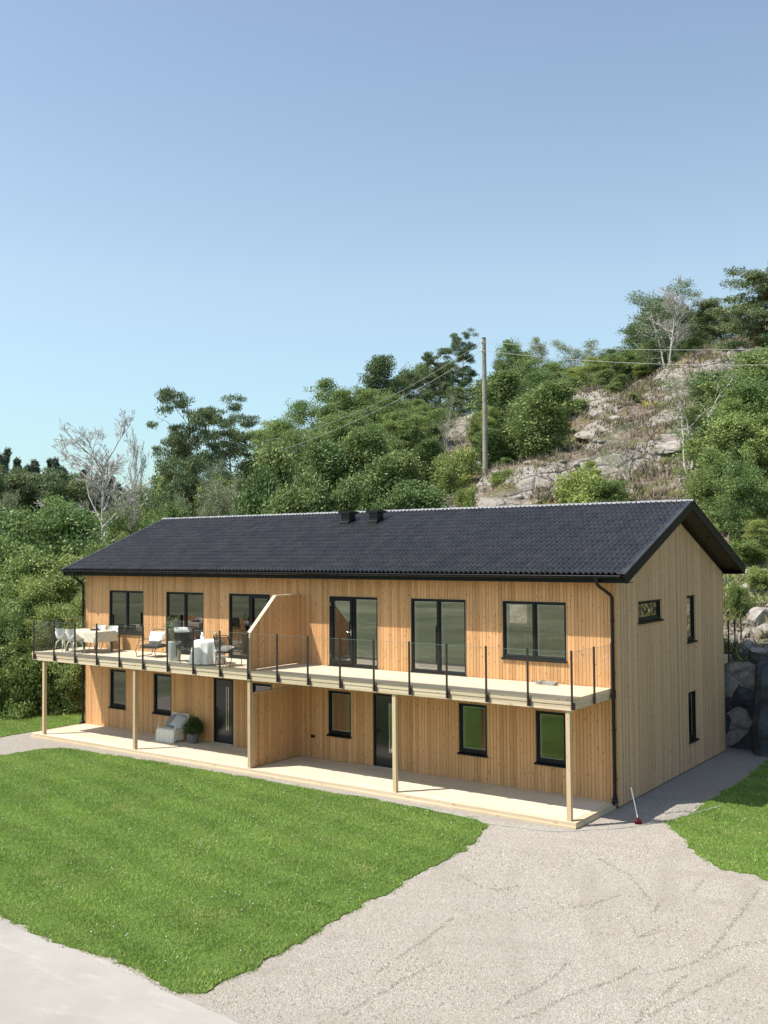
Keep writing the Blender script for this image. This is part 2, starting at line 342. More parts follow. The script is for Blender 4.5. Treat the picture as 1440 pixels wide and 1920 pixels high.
def blade_mat():
    m = NT('grass_blades'); P = m.pos(); r = m.island(); f = m.noise(P, 0.22, 3, 0.55); f2 = m.noise(m.vadd(P, (7, 3, 0)), 0.8, 6, 0.7)
    c = m.mix(r, (0.18, 0.29, 0.055), (0.33, 0.46, 0.12)); c = m.mix(m.frange(f, 0.38, 0.62, 0, 0.75), c, (0.36, 0.50, 0.115))
    c = m.mix(m.frange(f2, 0.54, 0.68, 0, 0.5), c, (0.45, 0.45, 0.17)); xs3 = m.sep(P); st_ = m.math('SINE', m.math('ADD', m.math('MULTIPLY', m.math('ADD', m.math('MULTIPLY', xs3[0], 0.25), xs3[1]), 5.2), m.math('MULTIPLY', f, 6.0))); c = m.mix(m.frange(st_, -0.3, 0.6, 0, 0.28), c, (0.11, 0.20, 0.035)); c = m.mix(m.math('GREATER_THAN', r, 0.95), c, (0.35, 0.36, 0.20)); m.color(c); m.set(Roughness=0.6, Specular_IOR_Level=0.2)
    tl = m.n.new('ShaderNodeBsdfTranslucent'); m.l.new(c, tl.inputs[0]); ms = m.n.new('ShaderNodeMixShader'); ms.inputs[0].default_value = 0.3
    m.l.new(m.b.outputs[0], ms.inputs[1]); m.l.new(tl.outputs[0], ms.inputs[2]); m.l.new(ms.outputs[0], m.out.inputs[0]); return m.m
M['blade'] = blade_mat()
m = NT('gravel_pale'); P = m.pos(); v = m.vor(P, 60, out='Color'); vd = m.vor(P, 60); s = m.sep(v)[0]; f = m.noise(P, 0.35, 5); f5 = m.noise(P, 2.2, 5, 0.7)
c = m.mix(s, (0.31, 0.275, 0.235), (0.45, 0.41, 0.365)); c = m.mix(m.frange(vd, 0.4, 0.75, 0, 0.55), c, (0.13, 0.115, 0.095)); c = m.mix(m.frange(f, 0.4, 0.7, 0, 0.35), c, (0.28, 0.245, 0.20)); c = m.mix(m.frange(f5, 0.58, 0.72, 0, 0.45), c, (0.20, 0.175, 0.14))
m.color(c); m.set(Roughness=0.95, Specular_IOR_Level=0.15); m.bump(m.math('SUBTRACT', 1.0, vd), 0.009); M['gravel'] = m.m
m = NT('gravel_stones'); r = m.island(); P = m.pos(); x_, y_, z_ = m.sep(P)
def arc(cx, cy, pitch, seed):
    d = m.math('SQRT', m.math('ADD', m.math('POWER', m.math('SUBTRACT', x_, cx), 2.0), m.math('POWER', m.math('SUBTRACT', y_, cy), 2.0)))
    s = m.math('SINE', m.math('MULTIPLY', d, 6.2832/pitch)); return m.math('MULTIPLY', m.frange(s, 0.55, 0.95), m.frange(m.noise(m.vadd(P, (seed, seed, 0)), 0.22, 3), 0.48, 0.60))
tr1 = m.math('MAXIMUM', arc(15.5, 0.0, 1.45, 4), arc(9.0, -26.0, 1.5, 17))
cst = m.ramp(r, [(0, (0.25, 0.22, 0.185)), (0.4, (0.37, 0.335, 0.295)), (1, (0.49, 0.455, 0.41))])
cst = m.mix(m.frange(m.noise(P, 0.45, 5, 0.65), 0.45, 0.70, 0, 0.35), cst, (0.25, 0.22, 0.18)); cst = m.mix(m.math('MULTIPLY', tr1, 0.30), cst, (0.20, 0.175, 0.14)); m.color(cst); m.set(Roughness=0.9, Specular_IOR_Level=0.2); M['stone'] = m.m
m = NT('road_packed_fines'); P = m.pos(); f = m.noise(P, 0.5, 6, 0.6); g = m.noise(P, 60, 3); h = m.noise(m.vmul(P, (1, 3, 1)), 1.2, 4)
c = m.mix(m.frange(f, 0.35, 0.7), (0.32, 0.30, 0.27), (0.40, 0.375, 0.34)); c = m.mix(m.frange(g, 0.4, 0.8, 0, 0.35), c, (0.26, 0.25, 0.23)); c = m.mix(m.frange(h, 0.55, 0.8, 0, 0.4), c, (0.52, 0.50, 0.47))
m.color(c); m.set(Roughness=0.9, Specular_IOR_Level=0.2); m.bump(g, 0.006); M['road'] = m.m
m = NT('blasted_rock_dark'); P = m.pos(); f = m.noise(P, 1.6, 7, 0.7); crk = m.vor(m.vmul(P, (1, 1, 0.7)), 0.8, 'DISTANCE_TO_EDGE')
c = m.mix(m.frange(f, 0.3, 0.7), (0.018, 0.021, 0.025), (0.085, 0.095, 0.105)); c = m.mix(m.frange(m.math('ADD', crk, m.math('MULTIPLY', f, 0.1)), 0.04, 0.07, 0.7, 0), c, (0.02, 0.02, 0.02)); m.color(c); m.set(Roughness=0.7); m.bump(f, 0.15); M['darkrock'] = m.m
m = NT('granite_pale'); P = m.pos(); f = m.noise(P, 3.0, 7, 0.7); g = m.noise(P, 0.8, 5)
c = m.mix(m.frange(f, 0.3, 0.7), (0.20, 0.18, 0.155), (0.44, 0.405, 0.36)); c = m.mix(m.frange(g, 0.52, 0.66, 0, 0.8), c, (0.20, 0.17, 0.06)); m.color(c); m.set(Roughness=0.9); m.bump(f, 0.1); M['granite'] = m.m

# one warped grid: fine round the house, coarse towards the horizon
def warp(u, c, near, far): return c+near*u+far*np.sign(u)*np.abs(u)**6
us = np.linspace(-1, 1, 281); gx = warp(us, -14, 48, 800); gy = warp(us, 24, 46, 800)
gy = np.sort(np.append(gy[(np.abs(gy-9.3) > 0.12)], [9.22, 9.32]))
V = np.array([(x, y, height(x, y)) for y in gy for x in gx]); nx = len(gx); ny = len(gy)
I = np.arange(nx*ny).reshape(ny, nx); F = np.stack([I[:-1, :-1], I[:-1, 1:], I[1:, 1:], I[1:, :-1]], -1).reshape(-1, 4)
cen = V[F].mean(1); hillm = (cen[:, 1] > 9.25) & (cen[:, 0] > -45) & (V[F][:, :, 2].max(1) > 0.3)
def sub(mask, name, mat, kind, **k):
    f = F[mask]; used, inv = np.unique(f, return_inverse=True)
    o = link(name, fast_mesh(name, V[used], inv.reshape(-1, 4), mat, True)); return tag(o, kind=kind, **k)
sub(~hillm, 'ground', M['meadow'], 'structure')
sub(hillm, 'hillside', M['hill'], 'structure')

def noisy(poly, step=0.12, amp=0.04, seed=0):
    out = []; n = len(poly)
    for i in range(n):
        a = np.array(poly[i]); b = np.array(poly[(i+1) % n]); L = np.linalg.norm(b-a); k = max(1, int(L/step)); nrm = np.array([-(b-a)[1], (b-a)[0]])/max(L, 1e-6)
        for j in range(k):
            p = a+(b-a)*j/k; w_ = amp*(mn.noise((p[0]*3+seed, p[1]*3, 0))*1.3+mn.noise((p[0]*12+seed, p[1]*12, 4))*0.8); out.append(tuple(p+nrm*w_))
    return out
def sheet(name, poly, z, mat, kind='structure', thick=0.0, amp=0.04, seed=0, zfun=None):
    import bmesh
    pts = noisy(poly, 0.12, amp, seed) if amp else poly
    bm = bmesh.new(); vs = [bm.verts.new((p[0], p[1], z)) for p in pts]; f = bm.faces.new(vs)
    if f.normal.z < 0: f.normal_flip()
    if thick:
        r = bmesh.ops.extrude_face_region(bm, geom=[f]); top = [g for g in r['geom'] if isinstance(g, bmesh.types.BMVert)]
        bmesh.ops.translate(bm, verts=top, vec=(0, 0, thick))
    bmesh.ops.triangulate(bm, faces=[g for g in bm.faces if len(g.verts) > 4])
    bmesh.ops.recalc_face_normals(bm, faces=bm.faces[:])
    me = bpy.data.meshes.new(name); bm.to_mesh(me); bm.free(); me.materials.append(mat)
    return tag(link(name, me), kind=kind), pts
LAWN_A = [(-18.6, -4.9), (-18.35, -3.4), (-18.0, -3.02), (-17.4, -2.86), (-13.45, -2.75), (-9.7, -2.72), (-5.5, -2.74), (-2.4, -2.85), (-1.95, -3.1), (-1.45, -4.4), (-1.30, -6.0), (-1.2, -8.0), (-1.0, -10.4), (-0.88, -12.2), (-0.83, -13.15), (-1.3, -13.38), (-2.2, -13.2), (-3.0, -13.15), (-4.3, -13.2), (-6.0, -13.05), (-9, -13.0), (-18.0, -13.0)]
LAWN_B = [(1.42, -0.55), (1.9, -1.3), (2.75, -2.55), (3.3, -3.12), (4.5, -3.45), (6.5, -3.6), (12, -4.5), (16, -4.5), (16, 9.0), (2.2, 9.0), (1.55, 7.6), (1.65, 5.0), (1.62, 2.6), (1.6, 0.3)]
LAWN_C = [(-21.5, 1.2), (-21.4, -1.2), (-21.45, -2.4), (-21.4, -3.4), (-30, -3.6), (-38, -3.6), (-38, 1), (-31, 0.6), (-27.5, 0.9), (-25.8, 2.6), (-24.5, 4.8), (-22, 6.5), (-21.6, 5)]
sheet('gravel_yard', [(-24.0, -14.2), (-24.0, 9.25), (22, 9.25), (22, -14.2)], -0.004, M['gravel'], amp=0)
sheet('road', [(-60, -18.5), (-60, -13.12), (-9, -13.1), (-6.0, -13.12), (-4.3, -13.27), (-3.0, -13.24), (-2.2, -13.28), (-1.3, -13.46), (-0.6, -13.5), (0.4, -13.55), (6, -13.9), (40, -14.5), (40, -18.5)], 0.002, M['road'], amp=0.03)
(lawnA, pA) = sheet('lawn', LAWN_A, -0.02, M['lawn'], thick=0.035, amp=0.10, seed=3)
(lawnB, pB) = sheet('lawn', LAWN_B, -0.02, M['lawn'], thick=0.035, amp=0.10, seed=8)
(lawnC, pC) = sheet('lawn', LAWN_C, -0.02, M['lawn'], thick=0.035, amp=0.05, seed=12)

rng = np.random.default_rng(7)
def inside(poly, P):
    poly = np.array(poly); r = np.zeros(len(P), bool); j = len(poly)-1
    for i in range(len(poly)):
        xi, yi = poly[i]; xj, yj = poly[j]
        c = ((yi > P[:, 1]) != (yj > P[:, 1])) & (P[:, 0] < (xj-xi)*(P[:, 1]-yi)/(yj-yi+1e-12)+xi); r ^= c; j = i
    return r
def project(P):
    d = P-CAM; zc = d@CF; return 720+FPX*(d@CR)/zc, 960-FPX*(d@CU)/zc, zc
def scatter(poly, dens, xr, yr, grow=0.0):
    n = int(dens*(xr[1]-xr[0])*(yr[1]-yr[0])); P = np.column_stack([rng.uniform(*xr, n), rng.uniform(*yr, n)])
    return P[inside(poly, P)]
def grass(name, poly, dens, xr, yr, z, label, hmul=1.0, zf=None):
    P = scatter(poly, dens, xr, yr); E = np.array(poly); E2 = np.roll(E, -1, 0); ne = int(np.linalg.norm(E2-E, axis=1).sum()*150); k_ = rng.integers(0, len(E), ne)
    Q = E[k_]+(E2-E)[k_]*rng.random((ne, 1))+rng.normal(0, 0.045, (ne, 2)); gap = np.array([mn.noise((x*2.2, y*2.2, 7)) for x, y in Q]); P = np.concatenate([P, Q[gap > -0.15]]); n = len(P)
    base = np.column_stack([P, np.where(inside(poly, P), z, -0.003)])
    px, py, _ = project(base); keep = (px > -300) & (px < 1900) & (py < 2250); base = base[keep]; n = len(base)
    cl = np.array([mn.noise((x*1.6, y*1.6, 1)) for x, y in base[:, :2]])
    h = rng.uniform(0.025, 0.052, n)*hmul*(1+0.8*cl); a = rng.uniform(0, 2*np.pi, n); la = rng.uniform(0, 2*np.pi, n); ln = rng.uniform(0.2, 1.1, n)*h
    wd = rng.uniform(0.006, 0.012, n); dx, dy = np.cos(a)*wd, np.sin(a)*wd
    tip = base+np.column_stack([np.cos(la)*ln, np.sin(la)*ln, h])
    v = np.stack([base-np.column_stack([dx, dy, np.zeros(n)]), base+np.column_stack([dx, dy, np.zeros(n)]), tip], 1).reshape(-1, 3)
    return tag(link(name, fast_mesh(name, v, np.arange(3*n).reshape(-1, 3), M['blade'])), label, 'grass', kind='stuff')
grass('grass_blades', pA, 2000, (-18.8, -0.7), (-13.6, -2.6), 0.012, 'short green grass of the large front lawn')
grass('grass_blades', pB, 1300, (1.3, 12.5), (-4.6, 9.2), 0.012, 'short green grass of the lawn beside the gable end')
grass('grass_blades', pC, 700, (-36, -21), (-4, 7), 0.012, 'short green grass of the lawn beyond the far house corner', 1.2)
# loose stones lying on the gravel yard
P = np.column_stack([rng.uniform(-3.5, 17, 620000), rng.uniform(-14, 2.5, 620000)]); P = P[rng.random(len(P)) < np.clip((17-P[:, 0])/5, 0.0, 1)]
P3 = np.column_stack([P, np.zeros(len(P))]); px, py, dd = project(P3)
keep = (px > -60) & (px < 2300) & (py < 2300) & ~inside(pA, P) & ~inside(pB, P) & ~((P[:, 0] < 0) & (P[:, 1] > -2.5)) & (P[:, 1] > -13.4)
P = P[keep]; n = len(P); 
a = rng.uniform(0, 2*np.pi, n); s_ = rng.uniform(0.007, 0.015, n)*(1+0.5*(rng.random(n) > 0.93)); hh_ = s_*rng.uniform(0.5, 1.0, n)
c3 = [np.column_stack([P[:, 0]+s_*np.cos(a+t)*k_, P[:, 1]+s_*np.sin(a+t)*k_, np.full(n, -0.005)]) for t, k_ in ((0, 1.0), (1.9, 0.8), (3.5, 1.0))]
ap = np.column_stack([P[:, 0]+s_*0.25*np.cos(a*3), P[:, 1]+s_*0.25*np.sin(a*3), hh_])
v = np.stack(c3+[ap], 1).reshape(-1, 3); b = np.arange(n)[:, None]*4
f = np.concatenate([b+np.array([[0, 1, 3]]), b+np.array([[1, 2, 3]]), b+np.array([[2, 0, 3]])])
tag(link('gravel_stones', fast_mesh('gravel_stones', v, f, M['stone'])), 'pale loose gravel stones strewn over the yard', 'gravel', kind='stuff')
# ------------------------------------------------------------------ house
house = empty('house', (0, 0, 0), 0, 'long two-storey pine-clad house with dark tiled gable roof and front balcony', 'house')
ZD, ZB, ZBB, DD = 0.14, 2.94, 2.67, 2.29
XC = -10.3
WT = 5.035
UP = [(-3.19, -1.32, 3.53, WT, 'slide'), (-6.15, -4.31, 2.96, WT, 'full'), (-9.12, -7.29, 2.96, WT, 'doorL')]
UP += [(2*XC-b, 2*XC-a, z0, z1, {'slide': 'slideM', 'full': 'fullM', 'doorL': 'doorR'}[k]) for a, b, z0, z1, k in UP]
LO = [(-2.25, -1.37, 0.87, 2.22, 'single'), (-4.59, -3.68, 0.87, 2.22, 'single'), (-9.18, -8.29, 0.90, 2.22, 'single')]
LO += [(2*XC-b, 2*XC-a, z0, z1, 'single') for a, b, z0, z1, k in LO]
DR = [(-7.49, -6.60, ZD+0.02, 2.25), (2*XC+6.60, 2*XC+7.49, ZD+0.02, 2.25)]
GB = [(1.42, 3.14, 4.47, 5.02), (5.12, 5.90, 3.68, 5.02), (5.12, 5.88, 0.81, 2.23)]
EAVE_Z, RIDGE_Z, OV, OG, TOPW = 5.76, 7.70, 0.61, 0.54, 5.62
PITCH_R = math.atan2(RIDGE_Z-EAVE_Z, HW/2+OV)
open_front = [(a, b, c, d) for a, b, c, d, _ in UP+LO]+[d[:4] for d in DR]
BACK = [(-3.6, -2.2, 3.2, 5.05), (-7.75, -6.75, 3.6, 5.05), (-13.9, -12.9, 3.6, 5.05), (-18.6, -17.2, 3.2, 5.05)]
def rects(x0, x1, z0, z1, opens):
    xs = sorted({x0, x1, *[q for o in opens for q in o[:2] if x0 < q < x1]}); out = []
    for a, b in zip(xs[:-1], xs[1:]):
        z = z0
        for o in sorted([o for o in opens if o[0] <= a+1e-6 and o[1] >= b-1e-6 and o[3] > z0 and o[2] < z1], key=lambda o: o[2]):
            if o[2] > z: out.append((a, b, z, o[2]))
            z = max(z, o[3])
        if z < z1: out.append((a, b, z, z1))
    return out
mb = MB()
for a, b, c, d in rects(-HL+0.01, -0.01, 0.0, TOPW, open_front): mb.box(a, b, 0.0, 0.18, c, d)
mb.build('front_wall', M['backing'], house)
mb = MB()
for a, b, c, d in rects(-HL+0.01, -0.01, 0.0, TOPW, BACK): mb.box(a, b, HW-0.18, HW, c, d)
backw = mb.build('back_wall', M['clad'], house)
mb = MB()
for a, b, c, d in rects(0.181, HW-0.181, 0.0, TOPW, GB): mb.box(-0.18, -0.01, a, b, c, d)
mb.prism([(0.0, TOPW+0.001), (HW, TOPW+0.001), (HW/2, TOPW+0.001+HW/2*math.tan(PITCH_R))], 0, -0.18, -0.01)
gable = mb.build('gable_wall', M['backing'], house)
mb = MB(); mb.box(-HL+0.01, -HL+0.18, 0.181, HW-0.181, 0, TOPW); mb.prism([(0.0, TOPW+0.001), (HW, TOPW+0.001), (HW/2, TOPW+0.001+HW/2*math.tan(PITCH_R))], 0, -HL+0.01, -HL+0.18)
mb.build('gable_wall', M['clad_gable'], house)
mb = MB(); mb.box(-HL+0.2, -0.2, 0.19, HW-0.19, 2.60, 2.88); mb.box(-HL+0.2, -0.2, 0.19, HW-0.19, 0.02, 0.12); mb.build('floor_slab', M['intfloor'], house)
mb = MB(); mb.box(-HL+0.2, -0.2, 0.19, HW-0.19, 5.32, 5.42)
for x in (-8.6, -10.35, -13.8, -16.8): mb.box(x, x+0.1, 2.4 if x != -10.35 else 0.19, HW-0.19, 2.881, 5.319)
for x in (-3.0, -6.2, -10.35, -14.4, -17.6): mb.box(x, x+0.1, 0.19, HW-0.19, 0.121, 2.599)
mb.box(-HL+0.2, -0.2, 4.4, 4.5, 0.121, 2.599); mb.build('inner_wall', M['interior'], house)
mb = MB(); mb.box(-0.20, -0.19, 0.2, HW-0.2, 0.13, 2.59); mb.build('inner_wall', M['interior'], house)

BOARD_CACHE = {}
def board_mesh(wd, ln, mat):
    key = (round(wd, 3), round(ln, 3), mat.name)
    if key not in BOARD_CACHE:
        c = 0.003 if wd > 0.03 else 0.001; g = 0.0022
        mb = MB(); mb.prism([(g, 0.0), (g, -0.012), (g+c, -0.02), (wd-g-c, -0.02), (wd-g, -0.012), (wd-g, 0.0)], 2, 0, ln)
        BOARD_CACHE[key] = mb.mesh('board', mat)
    return BOARD_CACHE[key]
def column_pieces(u0, u1, z0, ztop, opens, pitch=0.1, off=0.0):
    """vertical boards of one wall: (u, width, z0, z1); ztop may be a function of u"""
    out = []; k = math.floor((u0-off)/pitch)
    cuts = sorted({q for o in opens for q in o[:2]})
    while off+k*pitch < u1-1e-6:
        a = max(u0, off+k*pitch); b = min(u1, off+(k+1)*pitch); ss = [a]+[q for q in cuts if a+0.012 < q < b-0.012]+[b]
        for p, q in zip(ss[:-1], ss[1:]):
            mid = (p+q)/2; z = z0; top = ztop(mid) if callable(ztop) else ztop
            for o in sorted([o for o in opens if o[0] < mid < o[1] and o[3] > z0 and o[2] < top], key=lambda o: o[2]):
                if o[2] > z+0.01 and o[2] < top: out.append((p, q-p, z, o[2]))
                z = max(z, o[3])
            if top > z+0.01: out.append((p, q-p, z, top))
        k += 1
    return out
lower = column_pieces(-HL, -0.0, ZD-0.06, 2.68, open_front)
upper = column_pieces(-HL, -0.0, ZB-0.045, TOPW-0.02, open_front)
allb = [p for p in lower+upper]
def show(p): 
    x, w_, z0, z1 = p; px, py, dd = project(np.array([[x, 0, (z0+z1)/2]])); return (z1-z0)*w_/dd[0]**2
allb.sort(key=show, reverse=True)
wall_clad = empty('front_cladding', (0, 0, 0)); wall_clad.parent = house
for x, w_, z0, z1 in allb[:290]: link('board', board_mesh(w_, z1-z0, M['clad']), wall_clad, (x, 0, z0))
def joined_boards(pieces, name, mat, parent, xf):
    mb = MB()
    for u, w_, z0, z1 in pieces:
        c = 0.003 if w_ > 0.03 else 0.001; g = 0.0022
        q = [(u+g, 0.0), (u+g, -0.012), (u+g+c, -0.02), (u+w_-g-c, -0.02), (u+w_-g, -0.012), (u+w_-g, 0.0)]
        b_ = MB(); b_.prism(q, 2, z0, z1); mb.add([xf(v) for v in b_.v], b_.f)
    o = mb.build(name, mat, parent); o['kind'] = 'stuff'; return o
joined_boards(allb[290:], 'far_board', M['clad'], wall_clad, lambda v: v)
gz = lambda u: TOPW-0.02+(min(u, HW-u))*math.tan(PITCH_R)
joined_boards(column_pieces(0.02, HW-0.02, 0.03, gz, GB, 0.1, 0.05), 'cladding_board', M['clad_gable'], gable, lambda v: (-v[1]-0.01, v[0], v[2]))
mb = MB(); mb.box(-0.012, 0.012, -0.022, 0.018, 0.05, 5.6); mb.build('corner_board', M['clad'], house)
mb = MB(); mb.box(-HL, -HL+0.01, -0.022, HW, 0.05, 5.6); mb.build('corner_board', M['clad'], house)
# under-deck plinth
mb = MB(); mb.box(-HL+0.03, -0.03, 0.02, HW-0.02, -0.06, 0.06); mb.build('plinth', M['backing'], house)

# ---- windows: local frame, u to the right, outside = -y
def frame_ring(mb, x0, x1, z0, z1, t, y0, y1, tb=None):
    tb = tb or t
    mb.cbox(x0, x1, y0, y1, z1-t, z1); mb.cbox(x0, x1, y0, y1, z0, z0+tb)
    mb.box(x0, x0+t, y0, y1, z0+tb+0.0005, z1-t-0.0005); mb.box(x1-t, x1, y0, y1, z0+tb+0.0005, z1-t-0.0005)
def window(x0, x1, z0, z1, kind, parent=house, loc=None, rot=None):
    mb = MB(); g = 0.008
    X0, X1, Z0, Z1 = x0+g, x1-g, z0+g, z1-g
    frame_ring(mb, X0, X1, Z0, Z1, 0.05, 0.015, 0.11)
    win = mb.build('window', M['blackframe'], parent, loc, rot)
    rv = MB(); rv.box(x0-0.001, x0+0.007, -0.03, 0.10, z0, z1); rv.box(x1-0.007, x1+0.001, -0.03, 0.10, z0, z1); rv.box(x0+0.008, x1-0.008, -0.03, 0.10, z1-0.007, z1+0.001)
    rv.build('reveal', M['post'], win)
    il = MB(); frame_ring(il, X0+0.052, X1-0.052, Z0+0.052, Z1-0.052, 0.05, 0.125, 0.20); il.build('inner_lining', M['whitepaint'], win)
    sb = MB(); sb.prism([(-0.075, z0-0.02), (0.03, z0+0.004), (0.03, z0+0.012), (-0.075, z0-0.010)], 0, x0-0.02, x1+0.02)
    if kind not in ('doorL', 'doorR', 'full', 'fullM'): sb.box(x0-0.02, x1+0.02, -0.075, -0.07, z0-0.05, z0-0.011)
    else: sb.box(x0-0.02, x1+0.02, -0.045, -0.005, z0-0.05, z0-0.011)
    sb.build('sill', M['blackframe'], win)
    xm = (x0+x1)/2; a, b, c, d = X0+0.05, X1-0.05, Z0+0.05, Z1-0.05
    def pane(p0, p1, q0, q1, y): 
        m_ = MB(); m_.box(p0, p1, y, y+0.006, q0, q1); return m_.build('pane', M['pane'], win)
    if kind == 'single': 
        s_ = MB(); frame_ring(s_, a+0.001, b-0.001, c+0.001, d-0.001, 0.035, 0.03, 0.10, 0.055); s_.build('sash', M['blackframe'], win); pane(a+0.036, b-0.036, c+0.056, d-0.036, 0.06)
        w2 = MB(); frame_ring(w2, a+0.037, b-0.037, c+0.057, d-0.037, 0.02, 0.075, 0.12); w2.build('glazing_bead', M['whitepaint'], win)
    else:
        ws = -1 if kind in ('doorR', 'fullM', 'slideM') else 1
        mm = MB(); mm.cbox(xm-0.035, xm+0.035, 0.012, 0.11, c+0.001, d-0.001); mm.build('mullion', M['blackframe'], win)
        for k_, (p0, p1) in enumerate(((a, xm-0.036), (xm+0.036, b))):
            door = (kind == 'doorL' and k_ == 0) or (kind == 'doorR' and k_ == 1)
            t = 0.085 if door else 0.028; yy = -0.012 if door else 0.03
            s_ = MB(); frame_ring(s_, p0+0.001, p1-0.001, c+0.001, d-0.001, t, yy, 0.10, 0.11 if door else t)
            s_.build('door_leaf' if door else 'sash', M['blackframe'], win); bt = 0.111 if door else t+0.001
            pane(p0+t+0.001, p1-t-0.001, c+bt, d-t-0.001, 0.05)
            w2 = MB(); frame_ring(w2, p0+t+0.002, p1-t-0.002, c+bt+0.001, d-t-0.002, 0.022, 0.07, 0.12); w2.build('glazing_bead', M['whitepaint'], win)
            if door:
                hx = (p1-0.045) if k_ == 0 else (p0+0.045); dr = -1 if k_ == 0 else 1; hz = z0+1.02
                h = MB(); h.box(hx-0.014, hx+0.014, -0.022, -0.0125, hz-0.11, hz+0.06); h.tube([(hx, -0.02, hz), (hx, -0.06, hz), (hx+dr*0.12, -0.06, hz)], 0.011); h.build('handle', M['steel'], win)
                hg = MB()
                for zz in (z0+0.25, z1-0.3): hg.box((p0-0.012) if k_ == 0 else (p1-0.012), (p0+0.012) if k_ == 0 else (p1+0.012), -0.026, -0.0125, zz, zz+0.1)
                hg.build('hinge', M['steel'], win)
    return win
for q in UP+LO: window(*q)
for q in GB: window(*q, 'single', house, (-0.01, 0, 0), (0, 0, math.radians(90)))
for q in BACK: window(2*XC-q[1]-0, 2*XC-q[0], q[2], q[3], 'single', house, (2*XC, HW, 0), (0, 0, math.radians(180)))
# curtains seen behind the glass of the far flat
M['curtain'] = plain('curtain_cloth', (0.85, 0.87, 0.83), 0.9)
def curtain(x0, x1, z0, z1, y=0.30):
    mb = MB(); mb.grid(lambda u, v: (x0+(x1-x0)*u+0.02*math.sin(u*31)*(1-v), y+0.035*math.sin(u*(x1-x0)*55), z0+(z1-z0)*v), 40, 3)
    tag(mb.build('curtain', M['curtain']), None, 'curtain'); return col.objects[-1]
for (x0, x1, lab) in ((-19.15, -18.62, 'pale curtain drawn aside in the leftmost upper window'), (-16.20, -15.72, 'pale curtain behind the second upper window from the left'), (-13.2, -12.72, 'long pale curtain beside the balcony door left of the partition')):
    mb = MB(); mb.grid(lambda u, v: (x0+(x1-x0)*u+0.02*math.sin(u*31)*(1-v), 0.235+0.03*math.sin(u*(x1-x0)*55), 2.95+2.2*v), 40, 3); tag(mb.build('curtain', M['curtain']), lab, 'curtain', 'curtains inside the left flat')

# ---- entrance doors
def front_door(x0, x1, z0, z1):
    mb = MB(); frame_ring(mb, x0+0.005, x1-0.005, z0, z1-0.005, 0.05, 0.0, 0.12, 0.03); d = mb.build('front_door', M['blackframe'], house)
    lf = MB(); a, b = x0+0.056, x1-0.056; gx0 = b-0.30; gx1 = gx0+0.12
    lf.box(a, gx0, 0.03, 0.09, z0+0.031, z1-0.056); lf.box(gx1, b, 0.03, 0.09, z0+0.031, z1-0.056)
    lf.box(gx0+0.0005, gx1-0.0005, 0.03, 0.09, z0+0.031, z0+0.42); lf.box(gx0+0.0005, gx1-0.0005, 0.03, 0.09, z1-0.26, z1-0.056); lf.build('leaf', M['doorblack'], d)
    g = MB(); g.box(gx0+0.001, gx1-0.001, 0.05, 0.058, z0+0.42, z1-0.26); g.build('light_strip', M['pane'], d)
    t = MB(); frame_ring(t, gx0+0.002, gx1-0.002, z0+0.422, z1-0.262, 0.014, 0.022, 0.049); t.build('strip_trim', M['steel'], d)
    h = MB(); hx = a+0.07; h.box(hx-0.02, hx+0.02, 0.018, 0.029, z0+0.9, z0+1.15); h.tube([(hx, 0.02, z0+1.02), (hx, -0.025, z0+1.02), (hx+0.12, -0.025, z0+1.02)], 0.011); h.build('handle', M['black'], d)
    s_ = MB(); s_.box(x0-0.01, x1+0.01, -0.06, -0.0005, z0-0.02, z0+0.012); s_.build('threshold', M['steel'], d)
M['doorblack'] = plain('door_black', (0.022, 0.022, 0.024), 0.16, 0, 0.6)
for q in DR: front_door(*q)
mb = MB(); mb.box(-6.52, -6.42, -0.05, -0.021, 2.1, 2.16); mb.box(-6.56, -6.44, -0.10, -0.021, 0.35, 2.16)
mb2 = MB(); mb2.cbox(-9.82, -9.68, -0.06, -0.021, 0.74, 0.82); mb2.build('socket_box', M['black'], house)

